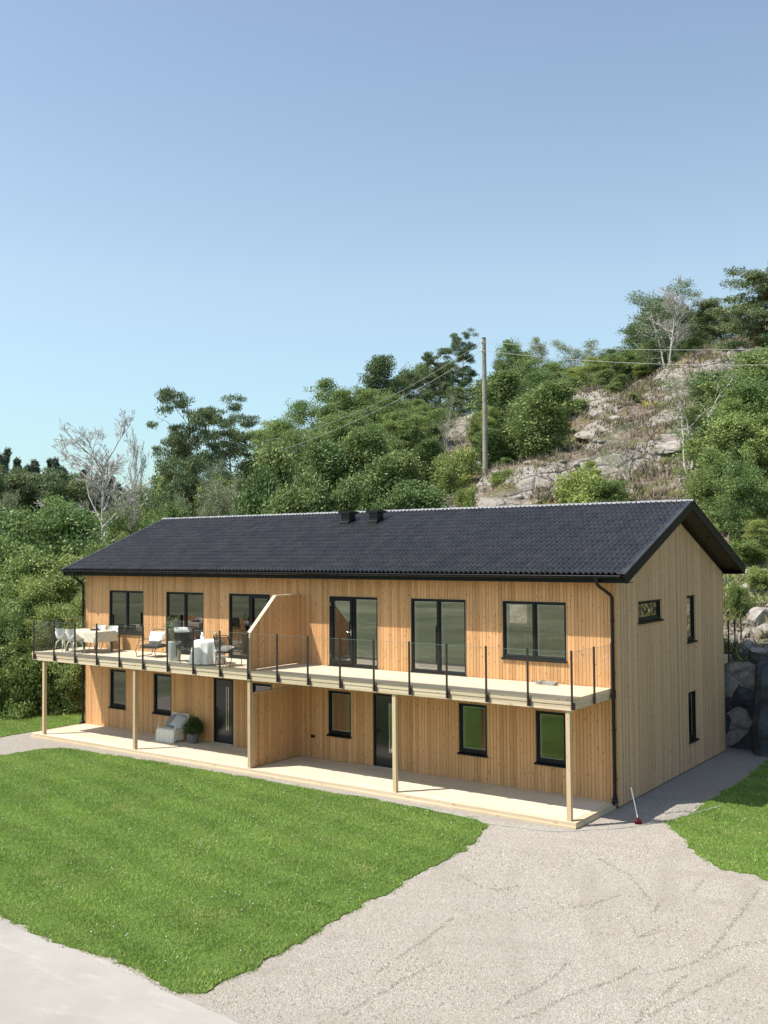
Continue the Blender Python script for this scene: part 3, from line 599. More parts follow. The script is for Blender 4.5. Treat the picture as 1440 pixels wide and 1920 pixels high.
# ---- roof
roof = empty('roof', (0, 0, 0)); roof.parent = house
RX0, RX1 = -HL-OG, OG
cs, sn = math.cos(PITCH_R), math.sin(PITCH_R); SL = (HW/2+OV)/cs
def rpt(x, s_, n, back=False):                    # x along the ridge, s up the slope from the eave, n above the slope
    y = -OV+s_*cs-n*sn; z = EAVE_Z+s_*sn+n*cs
    return (x, HW-y if back else y, z)
for back in (False, True):
    vs = [rpt(x, s_, n, back) for x in (RX0+0.03, RX1-0.03) for s_, n in ((0, -0.03), (SL, -0.03), (SL, -0.13), (0.10, -0.13))]
    mb = MB(); mb.add(vs, [(0, 1, 2, 3), (7, 6, 5, 4), (0, 4, 5, 1), (3, 2, 6, 7), (0, 3, 7, 4), (1, 5, 6, 2)]); mb.build('roof_deck', M['soffit'], roof)
    # soffit boards under the gable overhang, with joints
    for (xa, xb) in ((0.02, OG-0.04), (-HL-OG+0.04, -HL-0.02)):
        k = 0; s0 = 0.12
        while s0 < SL-0.1:
            s1 = min(SL-0.09, s0+1.2); vs = [rpt(x, s_, n, back) for x in (xa, xb) for s_, n in ((s0, -0.135), (s1-0.012, -0.135), (s1-0.012, -0.155), (s0, -0.155))]
            mb = MB(); mb.add(vs, [(0, 1, 2, 3), (7, 6, 5, 4), (0, 4, 5, 1), (3, 2, 6, 7), (0, 3, 7, 4), (1, 5, 6, 2)]); mb.build('soffit_panel', M['soffit'], roof); s0 = s1
    for x0, x1 in ((RX1-0.03, RX1), (RX0, RX0+0.03)):
        vs = [rpt(x, s_, n, back) for x in (x0, x1) for s_, n in ((-0.06, 0.03), (SL+0.0, 0.03), (SL-0.1, -0.21), (-0.02, -0.23))]
        mb = MB(); mb.add(vs, [(0, 1, 2, 3), (7, 6, 5, 4), (0, 4, 5, 1), (3, 2, 6, 7), (0, 3, 7, 4), (1, 5, 6, 2)]); mb.build('barge_board', M['barge'], roof)
    for x0, x1 in ((RX1-0.16, RX1+0.012), (RX0-0.012, RX0+0.16)):
        vs = [rpt(x, s_, n, back) for x in (x0, x1) for s_, n in ((-0.07, 0.062), (SL, 0.062), (SL, 0.045), (-0.07, 0.045))]
        mb = MB(); mb.add(vs, [(0, 1, 2, 3), (7, 6, 5, 4), (0, 4, 5, 1), (3, 2, 6, 7), (0, 3, 7, 4), (1, 5, 6, 2)]); mb.build('verge_flashing', M['tileflash'] if 'tileflash' in M else M['tile'], roof)
mb = MB(); mb.box(RX0+0.04, RX1-0.04, -OV+0.06, -OV+0.085, EAVE_Z-0.20, EAVE_Z-0.03); mb.box(RX0+0.04, RX1-0.04, HW+OV-0.085, HW+OV-0.06, EAVE_Z-0.20, EAVE_Z-0.03); mb.build('fascia', M['barge'], roof)
mb = MB(); mb.box(RX0+0.04, RX1-0.04, -OV+0.086, -0.025, EAVE_Z-0.20, EAVE_Z-0.18); mb.box(RX0+0.04, RX1-0.04, HW+0.01, HW+OV-0.086, EAVE_Z-0.20, EAVE_Z-0.18); mb.build('eave_soffit', M['soffit'], roof)
mb = MB(); mb.add([rpt(x, s_, n, True) for x in (0.24, 0.31) for s_, n in ((2.9, -0.156), (3.02, -0.156), (3.02, -0.18), (2.9, -0.18))], [(0, 1, 2, 3), (7, 6, 5, 4), (0, 4, 5, 1), (3, 2, 6, 7), (0, 3, 7, 4), (1, 5, 6, 2)]); mb.build('soffit_light', M['black'], roof)
# tiles: double-roll pantiles, front lip resting on the row below
TW, NROW = 0.30, 17; TS = SL/NROW; NC = int(round((RX1-RX0-0.10)/TW)); TX0 = RX0+0.05; TW = (RX1-RX0-0.10)/NC
def tile_mesh(fine):
    ns = 12 if fine else 12; row = []
    def prof(u): c_ = 0.5-0.5*math.cos(2*math.pi*2*u); return 0.070*(c_**0.9)
    vs = []
    for s_, l in ((-0.010, 0.001), (-0.010, 0.018), (-0.010, 0.01801), (TS*0.5, 0.011), (TS, 0.002)):
        for k in range(ns+1):
            u = k/ns; vs.append((u*TW, s_, l+(prof(u) if not (l == 0.001) else prof(u)*0.97)))
    fs = [(r_*(ns+1)+k, r_*(ns+1)+k+1, (r_+1)*(ns+1)+k+1, (r_+1)*(ns+1)+k) for r_ in (0, 2, 3) for k in range(ns)]
    return vs, fs
tv, tf = tile_mesh(True)
tv_w = [(x, y*cs-z*sn, y*sn+z*cs) for x, y, z in tv]
tm = bpy.data.meshes.new('roof_tile'); tm.from_pydata(tv_w, [], tf); tm.materials.append(M['tile']); tm.polygons.foreach_set('use_smooth', [i >= 12 for i in range(len(tf))]); tm.update()
spots = [(r_, c_) for r_ in range(NROW) for c_ in range(NC)]
spots.sort(key=lambda q: -(q[1]-q[0]*0.25))
rj = random.Random(5)
for r_, c_ in spots[:290]:
    p = rpt(TX0+c_*TW, r_*TS, 0.0); link('roof_tile', tm, roof, p, (rj.gauss(0, 0.006), rj.gauss(0, 0.004), 0))
T0 = np.array(tv_w); F0 = np.array(tf); vv = []; ff = []
for k, (r_, c_) in enumerate(spots[290:]):
    j = np.array([0, 0, rj.gauss(0, 0.0015)]); vv.append(T0+np.array(rpt(TX0+c_*TW, r_*TS, 0.0))+j); ff.append(F0+k*len(T0))
me = fast_mesh('roof_tiles', np.concatenate(vv), np.concatenate(ff), M['tile']); me.polygons.foreach_set('use_smooth', np.tile(np.arange(len(tf)) >= 12, len(spots)-290)); tag(link('tile_field', me, roof), kind='stuff')
vv = []; ff = []; TB = np.array(tv_w); TB[:, 1] *= -1
for k, (r_, c_) in enumerate(spots): vv.append(TB+np.array(rpt(TX0+c_*TW, r_*TS, 0.0, True))); ff.append(F0[:, ::-1]+k*len(T0))
tag(link('tile_field', fast_mesh('roof_tiles', np.concatenate(vv), np.concatenate(ff), M['tile']), roof), kind='stuff')
# ridge caps
NR = 57; CL = (RX1-RX0+0.04)/NR; mb = MB(); n_ = 8
for k_, (xx, rr_) in enumerate(((0.0, 0.105), (0.03, 0.112), (0.05, 0.100), (CL+0.02, 0.094))):
    for q in range(n_+1):
        t = math.pi*(0.08+0.84*q/n_); mb.v.append((xx, math.cos(t)*rr_*1.25, math.sin(t)*rr_*0.8-0.01))
mb.f = [(r_*(n_+1)+k, r_*(n_+1)+k+1, (r_+1)*(n_+1)+k+1, (r_+1)*(n_+1)+k) for r_ in range(3) for k in range(n_)]; mb.sm = [True]*len(mb.f)
cap = mb.mesh('ridge_cap', M['ridge'])
for k in range(NR): link('ridge_cap', cap, roof, (RX0-0.02+k*CL, HW/2, RIDGE_Z-0.0+rj.gauss(0, 0.002)))
# roof vents
for xv in (-10.91, -9.74):
    v_ = empty('roof_vent', (xv, 3.25, 7.29)); v_.parent = roof
    mb = MB(); mb.box(-0.17, 0.17, -0.15, 0.20, -0.12, 0.34); mb.box(-0.175, 0.175, -0.20, -0.151, -0.10, 0.06); mb.prism([(-0.205, 0.055), (-0.151, 0.10), (-0.151, 0.061)], 0, -0.175, 0.175)
    mb.cbox(-0.24, 0.24, -0.23, 0.27, 0.345, 0.43, 0.01); v2 = mb.build('vent_hood', M['black'], v_)
# gutters and downpipes
def gutter(y, sgn):
    mb = MB(); n_ = 8; R_ = 0.065
    vs = []
    for x in (RX0+0.10, RX1-0.10):
        for rr_ in (R_, R_-0.006):
            for q in range(n_+1): t = math.pi*q/n_; vs.append((x, y+math.cos(t)*rr_, EAVE_Z-0.03-math.sin(t)*rr_))
    k = n_+1; fs = []
    for q in range(n_):
        fs += [(q, q+1, 2*k+q+1, 2*k+q), (k+q+1, k+q, 3*k+q, 3*k+q+1), (q+1, q, k+q, k+q+1), (2*k+q, 2*k+q+1, 3*k+q+1, 3*k+q)]
    fs += [(0, k, 3*k, 2*k), (k-1, 2*k-1, 4*k-1, 3*k-1)]
    mb.add(vs, fs, True)
    g = mb.build('gutter', M['black'], house)
    bead = MB(); bead.tube([(RX0+0.1, y-sgn*R_, EAVE_Z-0.026), (RX1-0.1, y-sgn*R_, EAVE_Z-0.026)], 0.011, 8); bead.build('rim', M['black'], g)
    for x in np.arange(RX0+0.5, RX1-0.2, 0.62):
        b_ = MB(); pts = [(x, y+math.cos(t)*(R_+0.004), EAVE_Z-0.03-math.sin(t)*(R_+0.004)) for t in np.linspace(0, math.pi, 8)]; b_.tube(pts, 0.008, 4); b_.build('bracket', M['black'], g)
gutter(-OV-0.055, 1); gutter(HW+OV+0.055, -1)
def downpipe(x, side, yg, yw, xt=0.0):
    pts = [(x, yg, EAVE_Z-0.06), (x, yg, EAVE_Z-0.20), (x+xt*0.1, yg+(yw-yg)*0.12, EAVE_Z-0.27), (x+xt*0.9, yg+(yw-yg)*0.88, EAVE_Z-0.50), (x+xt, yw, EAVE_Z-0.58), (x+xt, yw, 0.32)]
    mb = MB(); mb.tube(pts, 0.042, 12); mb.lathe([(0.035, -0.2), (0.062, -0.10), (0.07, -0.06)], 12, (x, yg, EAVE_Z)); d = mb.build('downpipe', M['black'], house)
    sh = MB(); s = -1 if yw < 2 else 1
    sh.tube([(x+xt, yw, 0.33), (x+xt, yw, 0.22), (x+xt, yw+s*0.03, 0.16), (x+xt, yw+s*0.12, 0.13)], 0.052, 12); sh.lathe([(0.075, 0.0), (0.075, 0.10), (0.05, 0.12)], 12, (x+xt, yw, 0.14)); sh.build('shoe', M['black'], d)
    for z in (4.6, 3.3, 1.9, 0.7):
        c_ = MB(); c_.lathe([(0.043, 0), (0.05, 0), (0.05, 0.03), (0.043, 0.03)], 12, (x+xt, yw, z)); c_.box(x+xt-0.06, x+xt+0.06, min(yw, yw-s*0.06), max(yw, yw-s*0.06)-0.0, z+0.008, z+0.022); c_.build('clip', M['black'], d)
downpipe(-0.20, 1, -OV-0.055, -0.075, 0.14); downpipe(-20.45, 1, -OV-0.055, -0.075, -0.21); downpipe(-0.22, -1, HW+OV+0.055, HW+0.075, 0.10)

# ---- balcony
def deck_rows(y0, y1, z, x0, x1, parent, seed, name='deck_board', pitch=0.127, th=0.028):
    r = random.Random(seed); n = int(round((y1-y0)/pitch)); p = (y1-y0)/n; cache = {}
    for i in range(n):
        xs = [x0]; x = x0+r.uniform(1.6, 4.2)
        while x < x1-1.2: xs.append(x); x += 4.2
        xs.append(x1)
        for a, b in zip(xs[:-1], xs[1:]):
            key = round(b-a, 2)
            if key not in cache: m_ = MB(); m_.cbox(0, key-0.003, 0.003, p-0.003, -th, 0, 0.003); cache[key] = m_.mesh(name, M['deck'])
            link(name, cache[key], parent, (a, y0+i*p, z+r.uniform(-0.0012, 0.0012)))
BX0, BX1 = -20.55, -0.12
bal = empty('balcony', (0, 0, 0)); bal.parent = house
deck_rows(-DD+0.02, -0.045, ZB, BX0+0.14, BX1-0.14, bal, 2)
for a, b in ((BX0, BX0+0.137), (BX1-0.137, BX1)):
    m_ = MB(); m_.cbox(a, b, -DD+0.02, -0.045, ZB-0.028, ZB+0.001, 0.003); m_.build('end_board', M['deck_end'], bal)
m_ = MB(); m_.box(BX0+0.05, BX1-0.05, -0.044, -0.022, ZB-0.2, ZB-0.06); m_.build('ledger', M['black'], bal)
POSTX = [-20.40+i*(20.30/18) for i in range(19)]
r_ = random.Random(3)
for i in range(len(POSTX)-1):
    a = POSTX[i]+0.075 if i else BX0; b = POSTX[i+1]-0.02 if i < 17 else BX1
    m_ = MB(); m_.cbox(a, POSTX[i+1]+0.045 if i < 17 else BX1, -DD-0.012, -DD+0.018, ZB-0.135, ZB+0.004, 0.004); m_.build('fascia_board', M['timber'], bal)
xs = [BX0, -16.1, -11.9, -7.6, -3.4, BX1]
for a, b in zip(xs[:-1], xs[1:]):
    m_ = MB(); m_.cbox(a, b-0.004, -DD-0.0, -DD+0.035, ZBB, ZB-0.139, 0.004); m_.build('rim_joist', M['timber'], bal)
for x, d in ((BX0, 1), (BX1, -1)):
    m_ = MB(); m_.cbox(min(x, x+d*0.03), max(x, x+d*0.03), -DD+0.036, -0.03, ZB-0.15, ZB-0.030, 0.004); m_.cbox(min(x+d*0.02, x+d*0.06), max(x+d*0.02, x+d*0.06), -DD+0.036, -0.03, ZBB, ZB-0.155, 0.004); m_.build('end_joist', M['deck_end'], bal)
m_ = MB()
for x in np.arange(BX0+0.3, BX1-0.2, 0.6): m_.box(x, x+0.045, -DD+0.036, -0.045, ZBB+0.02, ZB-0.03)
tag(m_.build('floor_joist', M['timber'], bal), kind='stuff')
RT = 4.04
def rail_post(x, y, ax, nm='railing_post'):
    # ax: (dx,dy) outward normal
    dx, dy = ax; m_ = MB(); t = 0.021
    m_.cbox(x-t, x+t, y-t, y+t, ZBB+0.03, RT+0.02, 0.003); p = m_.build(nm, M['rail'], house)
    b_ = MB(); sx_, sy_ = (0.035, 0.004) if dy else (0.004, 0.035); ox, oy = -dx*0.025, -dy*0.025
    if dy: b_.box(x+0.022, x+0.075, y+0.005, y+0.021, ZBB+0.04, ZBB+0.20); b_.box(x-0.02, x+0.022, y+0.0215, y+0.027, ZBB+0.04, ZBB+0.20)
    else: b_.box(x-0.005*dx-0.012, x-0.005*dx+0.005, y+0.022, y+0.075, ZBB+0.04, ZBB+0.20)
    for zz in (ZBB+0.08, ZBB+0.16):
        if dy: b_.cbox(x+0.042, x+0.056, y-0.002, y+0.0045, zz-0.007, zz+0.007, 0.002)
    b_.build('bracket', M['rail'], p); return p
for x in POSTX: rail_post(x, -DD-0.055, (0, -1))
for x, s in ((BX1+0.045, 1), (BX0-0.045, -1)):
    for y in (-1.16, -0.12): rail_post(x, y, (s, 0))
def glass_panel(x0, y0, x1, y1, z0, z1, parent=house):
    d = Vector((x1-x0, y1-y0, 0)); L = d.length; d.normalize(); n = Vector((-d.y, d.x, 0))*0.004
    m_ = MB(); vs = []
    for z in (z0, z1):
        for p in (Vector((x0, y0, 0)), Vector((x1, y1, 0))):
            for s in (-1, 1): q = p+n*s; vs.append((q.x, q.y, z))
    m_.add([vs[0], vs[2], vs[6], vs[4]], [(0, 1, 2, 3)])
    g = m_.build('glass_panel', M['railglass'], parent)
    e_ = MB(); e_.add([vs[4], vs[6], vs[7], vs[5], (vs[4][0], vs[4][1], z1-0.006), (vs[6][0], vs[6][1], z1-0.006), (vs[7][0], vs[7][1], z1-0.006), (vs[5][0], vs[5][1], z1-0.006)], [(0, 1, 2, 3), (0, 4, 5, 1), (1, 5, 6, 2), (2, 6, 7, 3), (3, 7, 4, 0)]); e_.build('polished_edge', M['glassedge'], g)
for a, b in zip(POSTX[:-1], POSTX[1:]): glass_panel(a+0.022, -DD-0.050, b-0.022, -DD-0.050, ZB+0.03, RT-0.01)
for x in (BX1+0.04, BX0-0.04):
    for a, b in ((-DD-0.03, -1.185), (-1.135, -0.145)): glass_panel(x, a, x, b, ZB+0.03, RT-0.01)
for x in (-19.98, -15.28, XC, -5.17, -0.26):
    m_ = MB(); w_ = 0.055; y_ = -2.20; m_.cbox(x-w_, x+w_, y_-w_, y_+w_, ZD+0.001, ZBB-0.001, 0.004); m_.build('support_post', M['post'], house)
# ---- partitions
def partition(poly, name, zt):
    part = empty(name, (XC, 0, 0)); part.parent = house
    mb = MB(); mb.prism([(y, z) for y, z in poly], 0, -0.035, 0.035); mb.build('core', M['backing'], part)
    ys = [p[0] for p in poly]; y0, y1 = min(ys), max(ys)
    def top(y): 
        for (ya, za), (yb, zb) in zip(zt[:-1], zt[1:]):
            if ya <= y <= yb: return za+(zb-za)*(y-ya)/(yb-ya)
        return zt[-1][1]
    zb_ = min(p[1] for p in poly)
    y = math.floor((y0+0.05)/0.1)*0.1-0.05
    while y < y1:
        a, b = max(y, y0), min(y+0.1, y1)
        if b-a > 0.02:
            for s in (1, -1):
                g, c = 0.003, 0.006; m_ = MB(); pts = [(s*0.036, a+g), (s*0.048, a+g), (s*0.055, a+g+c), (s*0.055, b-g-c), (s*0.048, b-g), (s*0.036, b-g)]
                vs = [(p, q, zb_) for p, q in pts]+[(p, q, top(q)-0.001) for p, q in pts]; fs = [(k, (k+1) % 6, 6+(k+1) % 6, 6+k) for k in range(6)]+[tuple(range(5, -1, -1)), tuple(range(6, 12))]
                if s < 0: fs = [tuple(reversed(f)) for f in fs]
                m_.add(vs, fs); m_.build('board', M['clad'], part)
        y += 0.1
    # pale cap boards along the top edge and down the front
    pts = [(y0, zb_)]+[(a, b) for a, b in zt]
    for (ya, za), (yb, zb) in zip(pts[:-1], pts[1:]):
        d = Vector((0, yb-ya, zb-za)); L = d.length
        if L < 0.05: continue
        m_ = MB(); m_.cbox(-0.068, 0.068, 0, L, 0.001, 0.024, 0.003); o = m_.build('cap_board', M['timber'], part, (0, ya, za), (math.atan2(zb-za, yb-ya), 0, 0))
    return part
partition([(-2.24, ZB+0.03), (0.0-0.022, ZB+0.03), (-0.022, 5.05), (-1.12, 5.05), (-2.24, 4.02)], 'upper_partition', [(-2.24, 4.02), (-1.12, 5.05), (-0.022, 5.05)])
partition([(-2.14, ZD+0.02), (-0.022, ZD+0.02), (-0.022, 2.27), (-2.14, 2.27)], 'lower_partition', [(-2.14, 2.27), (-0.022, 2.27)])
# ---- back balcony
bb = empty('back_balcony', (0, 0, 0)); bb.parent = house
m_ = MB()
for i in range(16): m_.cbox(-10.2, -0.12, HW+0.03+i*0.13, HW+0.155+i*0.13, ZB-0.028, ZB, 0.003)
tag(m_.build('deck_boards', M['deck'], bb), kind='stuff')
m_ = MB(); m_.cbox(-0.12, -0.08, HW+0.02, HW+2.12, ZBB+0.02, ZB, 0.004); m_.cbox(-10.2, -0.12, HW+2.09, HW+2.13, ZBB, ZB, 0.004); m_.build('rim_joist', M['timber'], bb)
for y in (HW+0.65, HW+1.33, HW+2.02): m2 = rail_post(-0.045, y, (1, 0))
for x in (-1.2, -2.3, -3.4): rail_post(x, HW+2.17, (0, 1))
glass_panel(-0.05, HW+0.67, -0.05, HW+1.31, ZB+0.03, RT-0.01); glass_panel(-0.05, HW+1.35, -0.05, HW+2.0, ZB+0.03, RT-0.01)

# ------------------------------------------------------------------ ground-floor terrace
ter = empty('wooden_terrace', (-10.3, -1.15, 0), 0, 'low pale wooden deck running along the front wall under the balcony', 'terrace')
OT = (10.3, 1.15, 0)
def tb(mb, name, mat): 
    mb.v = [(v[0]+OT[0], v[1]+OT[1], v[2]+OT[2]) for v in mb.v]; return mb.build(name, mat, ter)
TX_0, TX_1 = -20.6, -0.06
rr = random.Random(8); n = 17; p = (DD-0.04-0.024)/n; cache = {}
for i in range(n):
    x = TX_0+0.15; xs = [x]; x += rr.uniform(1.4, 4.2)
    while x < TX_1-1.3: xs.append(x); x += 4.2
    xs.append(TX_1-0.15)
    for a, b in zip(xs[:-1], xs[1:]):
        key = round(b-a, 2)
        if key not in cache: m_ = MB(); m_.cbox(0, key-0.003, 0.003, p-0.003, -0.028, 0, 0.003); cache[key] = m_.mesh('deck_board', M['deck'])
        link('deck_board', cache[key], ter, (a+OT[0], -DD+0.04+i*p+OT[1], ZD+rr.uniform(-0.001, 0.001)))
for a, b in ((TX_0, TX_0+0.147), (TX_1-0.147, TX_1)):
    m_ = MB(); m_.cbox(a, b, -DD+0.04, -0.024, ZD-0.028, ZD+0.001, 0.003); tb(m_, 'end_board', M['deck_end'])
xs = [TX_0, -16.4, -12.2, -8.0, -3.8, TX_1]
for a, b in zip(xs[:-1], xs[1:]):
    m_ = MB(); m_.cbox(a, b-0.004, -DD-0.0, -DD+0.035, 0.035, ZD+0.002, 0.004); tb(m_, 'fascia_board', M['timber'])
    m_ = MB(); m_.cbox(a, b-0.004, -DD-0.03, -DD+0.005, -0.06, 0.045, 0.004); tb(m_, 'ground_board', M['timber'])
for x, d in ((TX_0, 1), (TX_1, -1)):
    m_ = MB(); m_.cbox(min(x-d*0.01, x+d*0.03), max(x-d*0.01, x+d*0.03), -DD+0.036, -0.024, -0.06, ZD-0.03, 0.004); tb(m_, 'end_joist', M['deck_end'])
# ------------------------------------------------------------------ vegetation
def unit(v): return v/np.maximum(1e-9, np.linalg.norm(v, axis=-1, keepdims=True))
def leaves(rg, cen, sig, per, ln, wd, up=0.0, squash=0.8):
    """little diamond leaves gathered round clump centres"""
    n = len(cen)*per; c = np.repeat(cen, per, 0); s = np.repeat(np.asarray(sig), per) if hasattr(sig, '__len__') else np.full(n, sig)
    g = rg.normal(0, 1, (n, 3)); g *= np.minimum(1.0, 1.9/np.maximum(1e-6, np.linalg.norm(g, axis=1)))[:, None]
    p = c+g*s[:, None]*np.array([1, 1, squash])
    d = unit(rg.normal(0, 1, (n, 3))+np.array([0, 0, up])); e = unit(np.cross(d, rg.normal(0, 1, (n, 3))))
    L = (ln*rg.uniform(0.7, 1.3, n))[:, None]; W = (wd*rg.uniform(0.7, 1.3, n))[:, None]
    v = np.stack([p, p+d*L*0.5+e*W*0.5, p+d*L, p+d*L*0.5-e*W*0.5], 1).reshape(-1, 3)
    return v, np.arange(4*n).reshape(-1, 4)
def tubes(segs):
    """segs: (p0, p1, r0, r1) -> quads, 4 or 5 sides"""
    V = []; F = []; b = 0
    for p0, p1, r0, r1 in segs:
        d = p1-p0; L = np.linalg.norm(d)
        if L < 1e-5: continue
        d = d/L; a = np.array([0, 0, 1.0]) if abs(d[2]) < 0.9 else np.array([1.0, 0, 0]); e = np.cross(d, a); e /= np.linalg.norm(e); f = np.cross(d, e)
        k = 6 if r0 > 0.05 else (4 if r0 > 0.02 else 3); t = np.arange(k)*2*math.pi/k; o = np.outer(np.cos(t), e)+np.outer(np.sin(t), f)
        V.append(p0-d*r0*0.3+o*r0); V.append(p1+o*r1)
        for q in range(k): F.append((b+q, b+(q+1) % k, b+k+(q+1) % k, b+k+q))
        b += 2*k
    return np.concatenate(V), np.array(F)
def stem(rg, p, d, L, r, n, wob, up=0.0):
    pts = [np.array(p, float)]; d = np.array(d, float); d /= np.linalg.norm(d)
    for i in range(n):
        d = d+rg.normal(0, wob, 3)+np.array([0, 0, up]); d /= np.linalg.norm(d); pts.append(pts[-1]+d*L/n)
    rs = [r*(1-0.8*i/n) for i in range(n+1)]
    return pts, rs, [(pts[i], pts[i+1], rs[i], rs[i+1]) for i in range(n)]
def tree(seed, H, R, prof, base, nb, ang, ln, wd, per, sig, up=0.0, stems=1, spread=0.12, lean=0.0, tr=0.12, droop=0.0, squash=0.7, subs=3, skip=0.15, wob=0.08, limb=True):
    rg = np.random.default_rng(seed); S = []; C = []
    for s in range(stems):
        a = rg.uniform(0, 6.28); d0 = np.array([math.cos(a)*spread*(stems > 1)+lean, math.sin(a)*spread*(stems > 1), 1.0])
        Hs = H*(1 if s == 0 else rg.uniform(0.75, 0.97)); pts, rs, sg = stem(rg, (0.1*s*math.cos(a), 0.1*s*math.sin(a), -0.3), d0, Hs+0.3, tr*(0.8 if stems > 1 else 1), 9, wob, 0.02); S += sg
        P = np.array(pts); nbs = max(4, nb//stems)
        C.append(P[-1]); C.append(P[-2])
        for k in range(nbs):
            t = base+(1-base)*((k+rg.random())/nbs); i = t*9; i0 = min(8, int(i)); p = P[i0]+(P[i0+1]-P[i0])*(i-i0)
            u_ = (t-base)/(1-base); L = R*prof(u_)*rg.uniform(0.65, 1.2)
            if L < 0.08: continue
            a = k*2.4+rg.uniform(-0.5, 0.5); el = ang(u_)+rg.normal(0, 0.15); d = (math.cos(a)*math.cos(el), math.sin(a)*math.cos(el), math.sin(el))
            bp, br, bs = stem(rg, p, d, L, max(0.012, tr*0.32*(1-0.6*u_)), 4, 0.14, -droop)
            if limb: S += bs
            B = np.array(bp)
            for m_ in range(subs):
                if rg.random() < skip: continue
                q = rg.uniform(0.45, 1.0)*4; q0 = min(3, int(q)); pp = B[q0]+(B[q0+1]-B[q0])*(q-q0)
                off = rg.normal(0, 1, 3)*np.array([1, 1, 0.5])*L*0.16; 
                if limb and L > 0.8: S.append((pp, pp+off, 0.014, 0.006))
                C.append(pp+off)
    C = np.array(C); C = C[C[:, 2] > 0.05]
    sg_ = sig*rg.uniform(0.7, 1.3, len(C)); lv, lf = leaves(rg, C, sg_, per, ln, wd, up, squash)
    lv[:, 2] = np.maximum(lv[:, 2], 0.0)
    return lv, lf, tubes(S)
def bare(seed, H, R, stems=1):
    rg = np.random.default_rng(seed); S = []
    def grow(p, d, L, r, lev):
        pts, rs, sg = stem(rg, p, d, L, r, 7 if lev == 0 else (5 if lev < 2 else 3), 0.05 if lev == 0 else 0.17, 0.05); S.extend([(a, b, max(c, 0.010), max(e_, 0.007)) for a, b, c, e_ in sg])
        if lev >= 4: return
        nchild = (22, 8, 7, 5)[lev]
        for k in range(nchild):
            t = rg.uniform(0.22 if lev == 0 else 0.2, 1.0)*(len(pts)-1); i0 = min(len(pts)-2, int(t)); q = pts[i0]+(pts[i0+1]-pts[i0])*(t-i0)
            dd = unit(sg[i0][1]-sg[i0][0]); side = unit(np.cross(dd, rg.normal(0, 1, 3))); nd = unit(dd*0.85+side*0.72+np.array([0, 0, 0.18]))
            grow(q, nd, L*((0.44, 0.5, 0.5, 0.5)[lev])*(1-0.45*t/(len(pts)-1))*rg.uniform(0.7, 1.2), max(0.012, r*0.45), lev+1)
    for s in range(stems): grow(np.array([0.15*s, 0, -0.2]), (rg.normal(0, 0.03), rg.normal(0, 0.03), 1), H, 0.13, 0)
    V, F = tubes(S); V[:, 0] *= R/(0.32*H); V[:, 1] *= R/(0.32*H); return None, None, (V, F)
rnd = lambda u: math.sin(math.pi*min(1, 0.12+0.86*u))**0.6
ovo = lambda u: (math.sin(math.pi*(0.10+0.85*u)))**0.75
pinep = lambda u: 0.55+0.55*math.sin(math.pi*(0.15+0.7*u))
PROTO = {}
def proto(key, H, data, leafm, barkm):
    lv, lf, (tv_, tf_) = data
    cm = fast_mesh('crown', lv, lf, M[leafm]) if lv is not None else None
    PROTO[key] = (H, cm, fast_mesh('trunk', tv_, tf_, M[barkm], True), float(np.percentile(np.hypot(lv[:, 0], lv[:, 1]), 94)) if lv is not None else float(np.percentile(np.hypot(tv_[:, 0], tv_[:, 1]), 97)), float(lv[:, 2].max()) if lv is not None else float(tv_[:, 2].max()))
up0 = lambda u: 0.25+0.7*u
for i in range(3): proto('oak%d' % i, 9, tree(10+i, 9, 3.3, rnd, 0.12, 85, up0, 0.19, 0.12, 52, 0.35, stems=1+i, subs=5), 'leaf', 'bark')
for i in range(3): proto('aspen%d' % i, 10, tree(20+i, 10, 2.3, rnd, 0.10, 84, lambda u: 0.5+0.5*u, 0.17, 0.11, 46, 0.30, stems=2, subs=5), 'leaf_light', 'birchbark')
for i in range(2): proto('birch%d' % i, 10, tree(30+i, 10, 2.1, rnd, 0.2, 60, lambda u: 0.7, 0.15, 0.09, 46, 0.33, stems=2+i, subs=4, droop=0.05), 'leaf_grey', 'birchbark')
for i in range(4): proto('pine%d' % i, 11, tree(40+i, 11, 3.2+0.3*i, pinep, 0.36, 26, lambda u: 0.05+0.65*u, 0.24, 0.085, 120, 0.36, up=0.6, subs=9, squash=0.40, tr=0.17, skip=0.1, wob=0.10), 'needle', 'pinebark')
for i in range(3): proto('scots%d' % i, 11, tree(440+i, 11, 3.1, lambda u: 0.75+0.45*math.sin(math.pi*(0.1+0.75*u)), 0.40, 22, lambda u: 0.0+0.55*u, 0.26, 0.085, 170, 0.44, up=0.9, subs=6, squash=0.30, tr=0.20, skip=0.0, wob=0.13), 'needle', 'pinebark')
for i in range(2): proto('bushpine%d' % i, 8, tree(46+i, 8, 3.0, lambda u: 1.05-0.75*u, 0.10, 46, lambda u: 0.2+0.7*u, 0.24, 0.085, 85, 0.36, up=0.8, subs=5, squash=0.5, tr=0.15), 'needle', 'bark')
for i in range(3): proto('juniper%d' % i, 6, tree(50+i, 5.4, 1.55, ovo, 0.01, 120, lambda u: 0.75+0.5*u, 0.19, 0.075, 62, 0.27, up=1.2, subs=4, squash=1.2, limb=False, tr=0.1), 'juniper', 'bark')
for i in range(2): proto('spruce%d' % i, 13, tree(60+i, 13, 2.8, lambda u: (1.02-u)**1.15, 0.05, 130, lambda u: -0.1+0.4*u, 0.30, 0.12, 40, 0.22, subs=5, squash=0.5, tr=0.15, limb=False), 'spruce', 'bark')
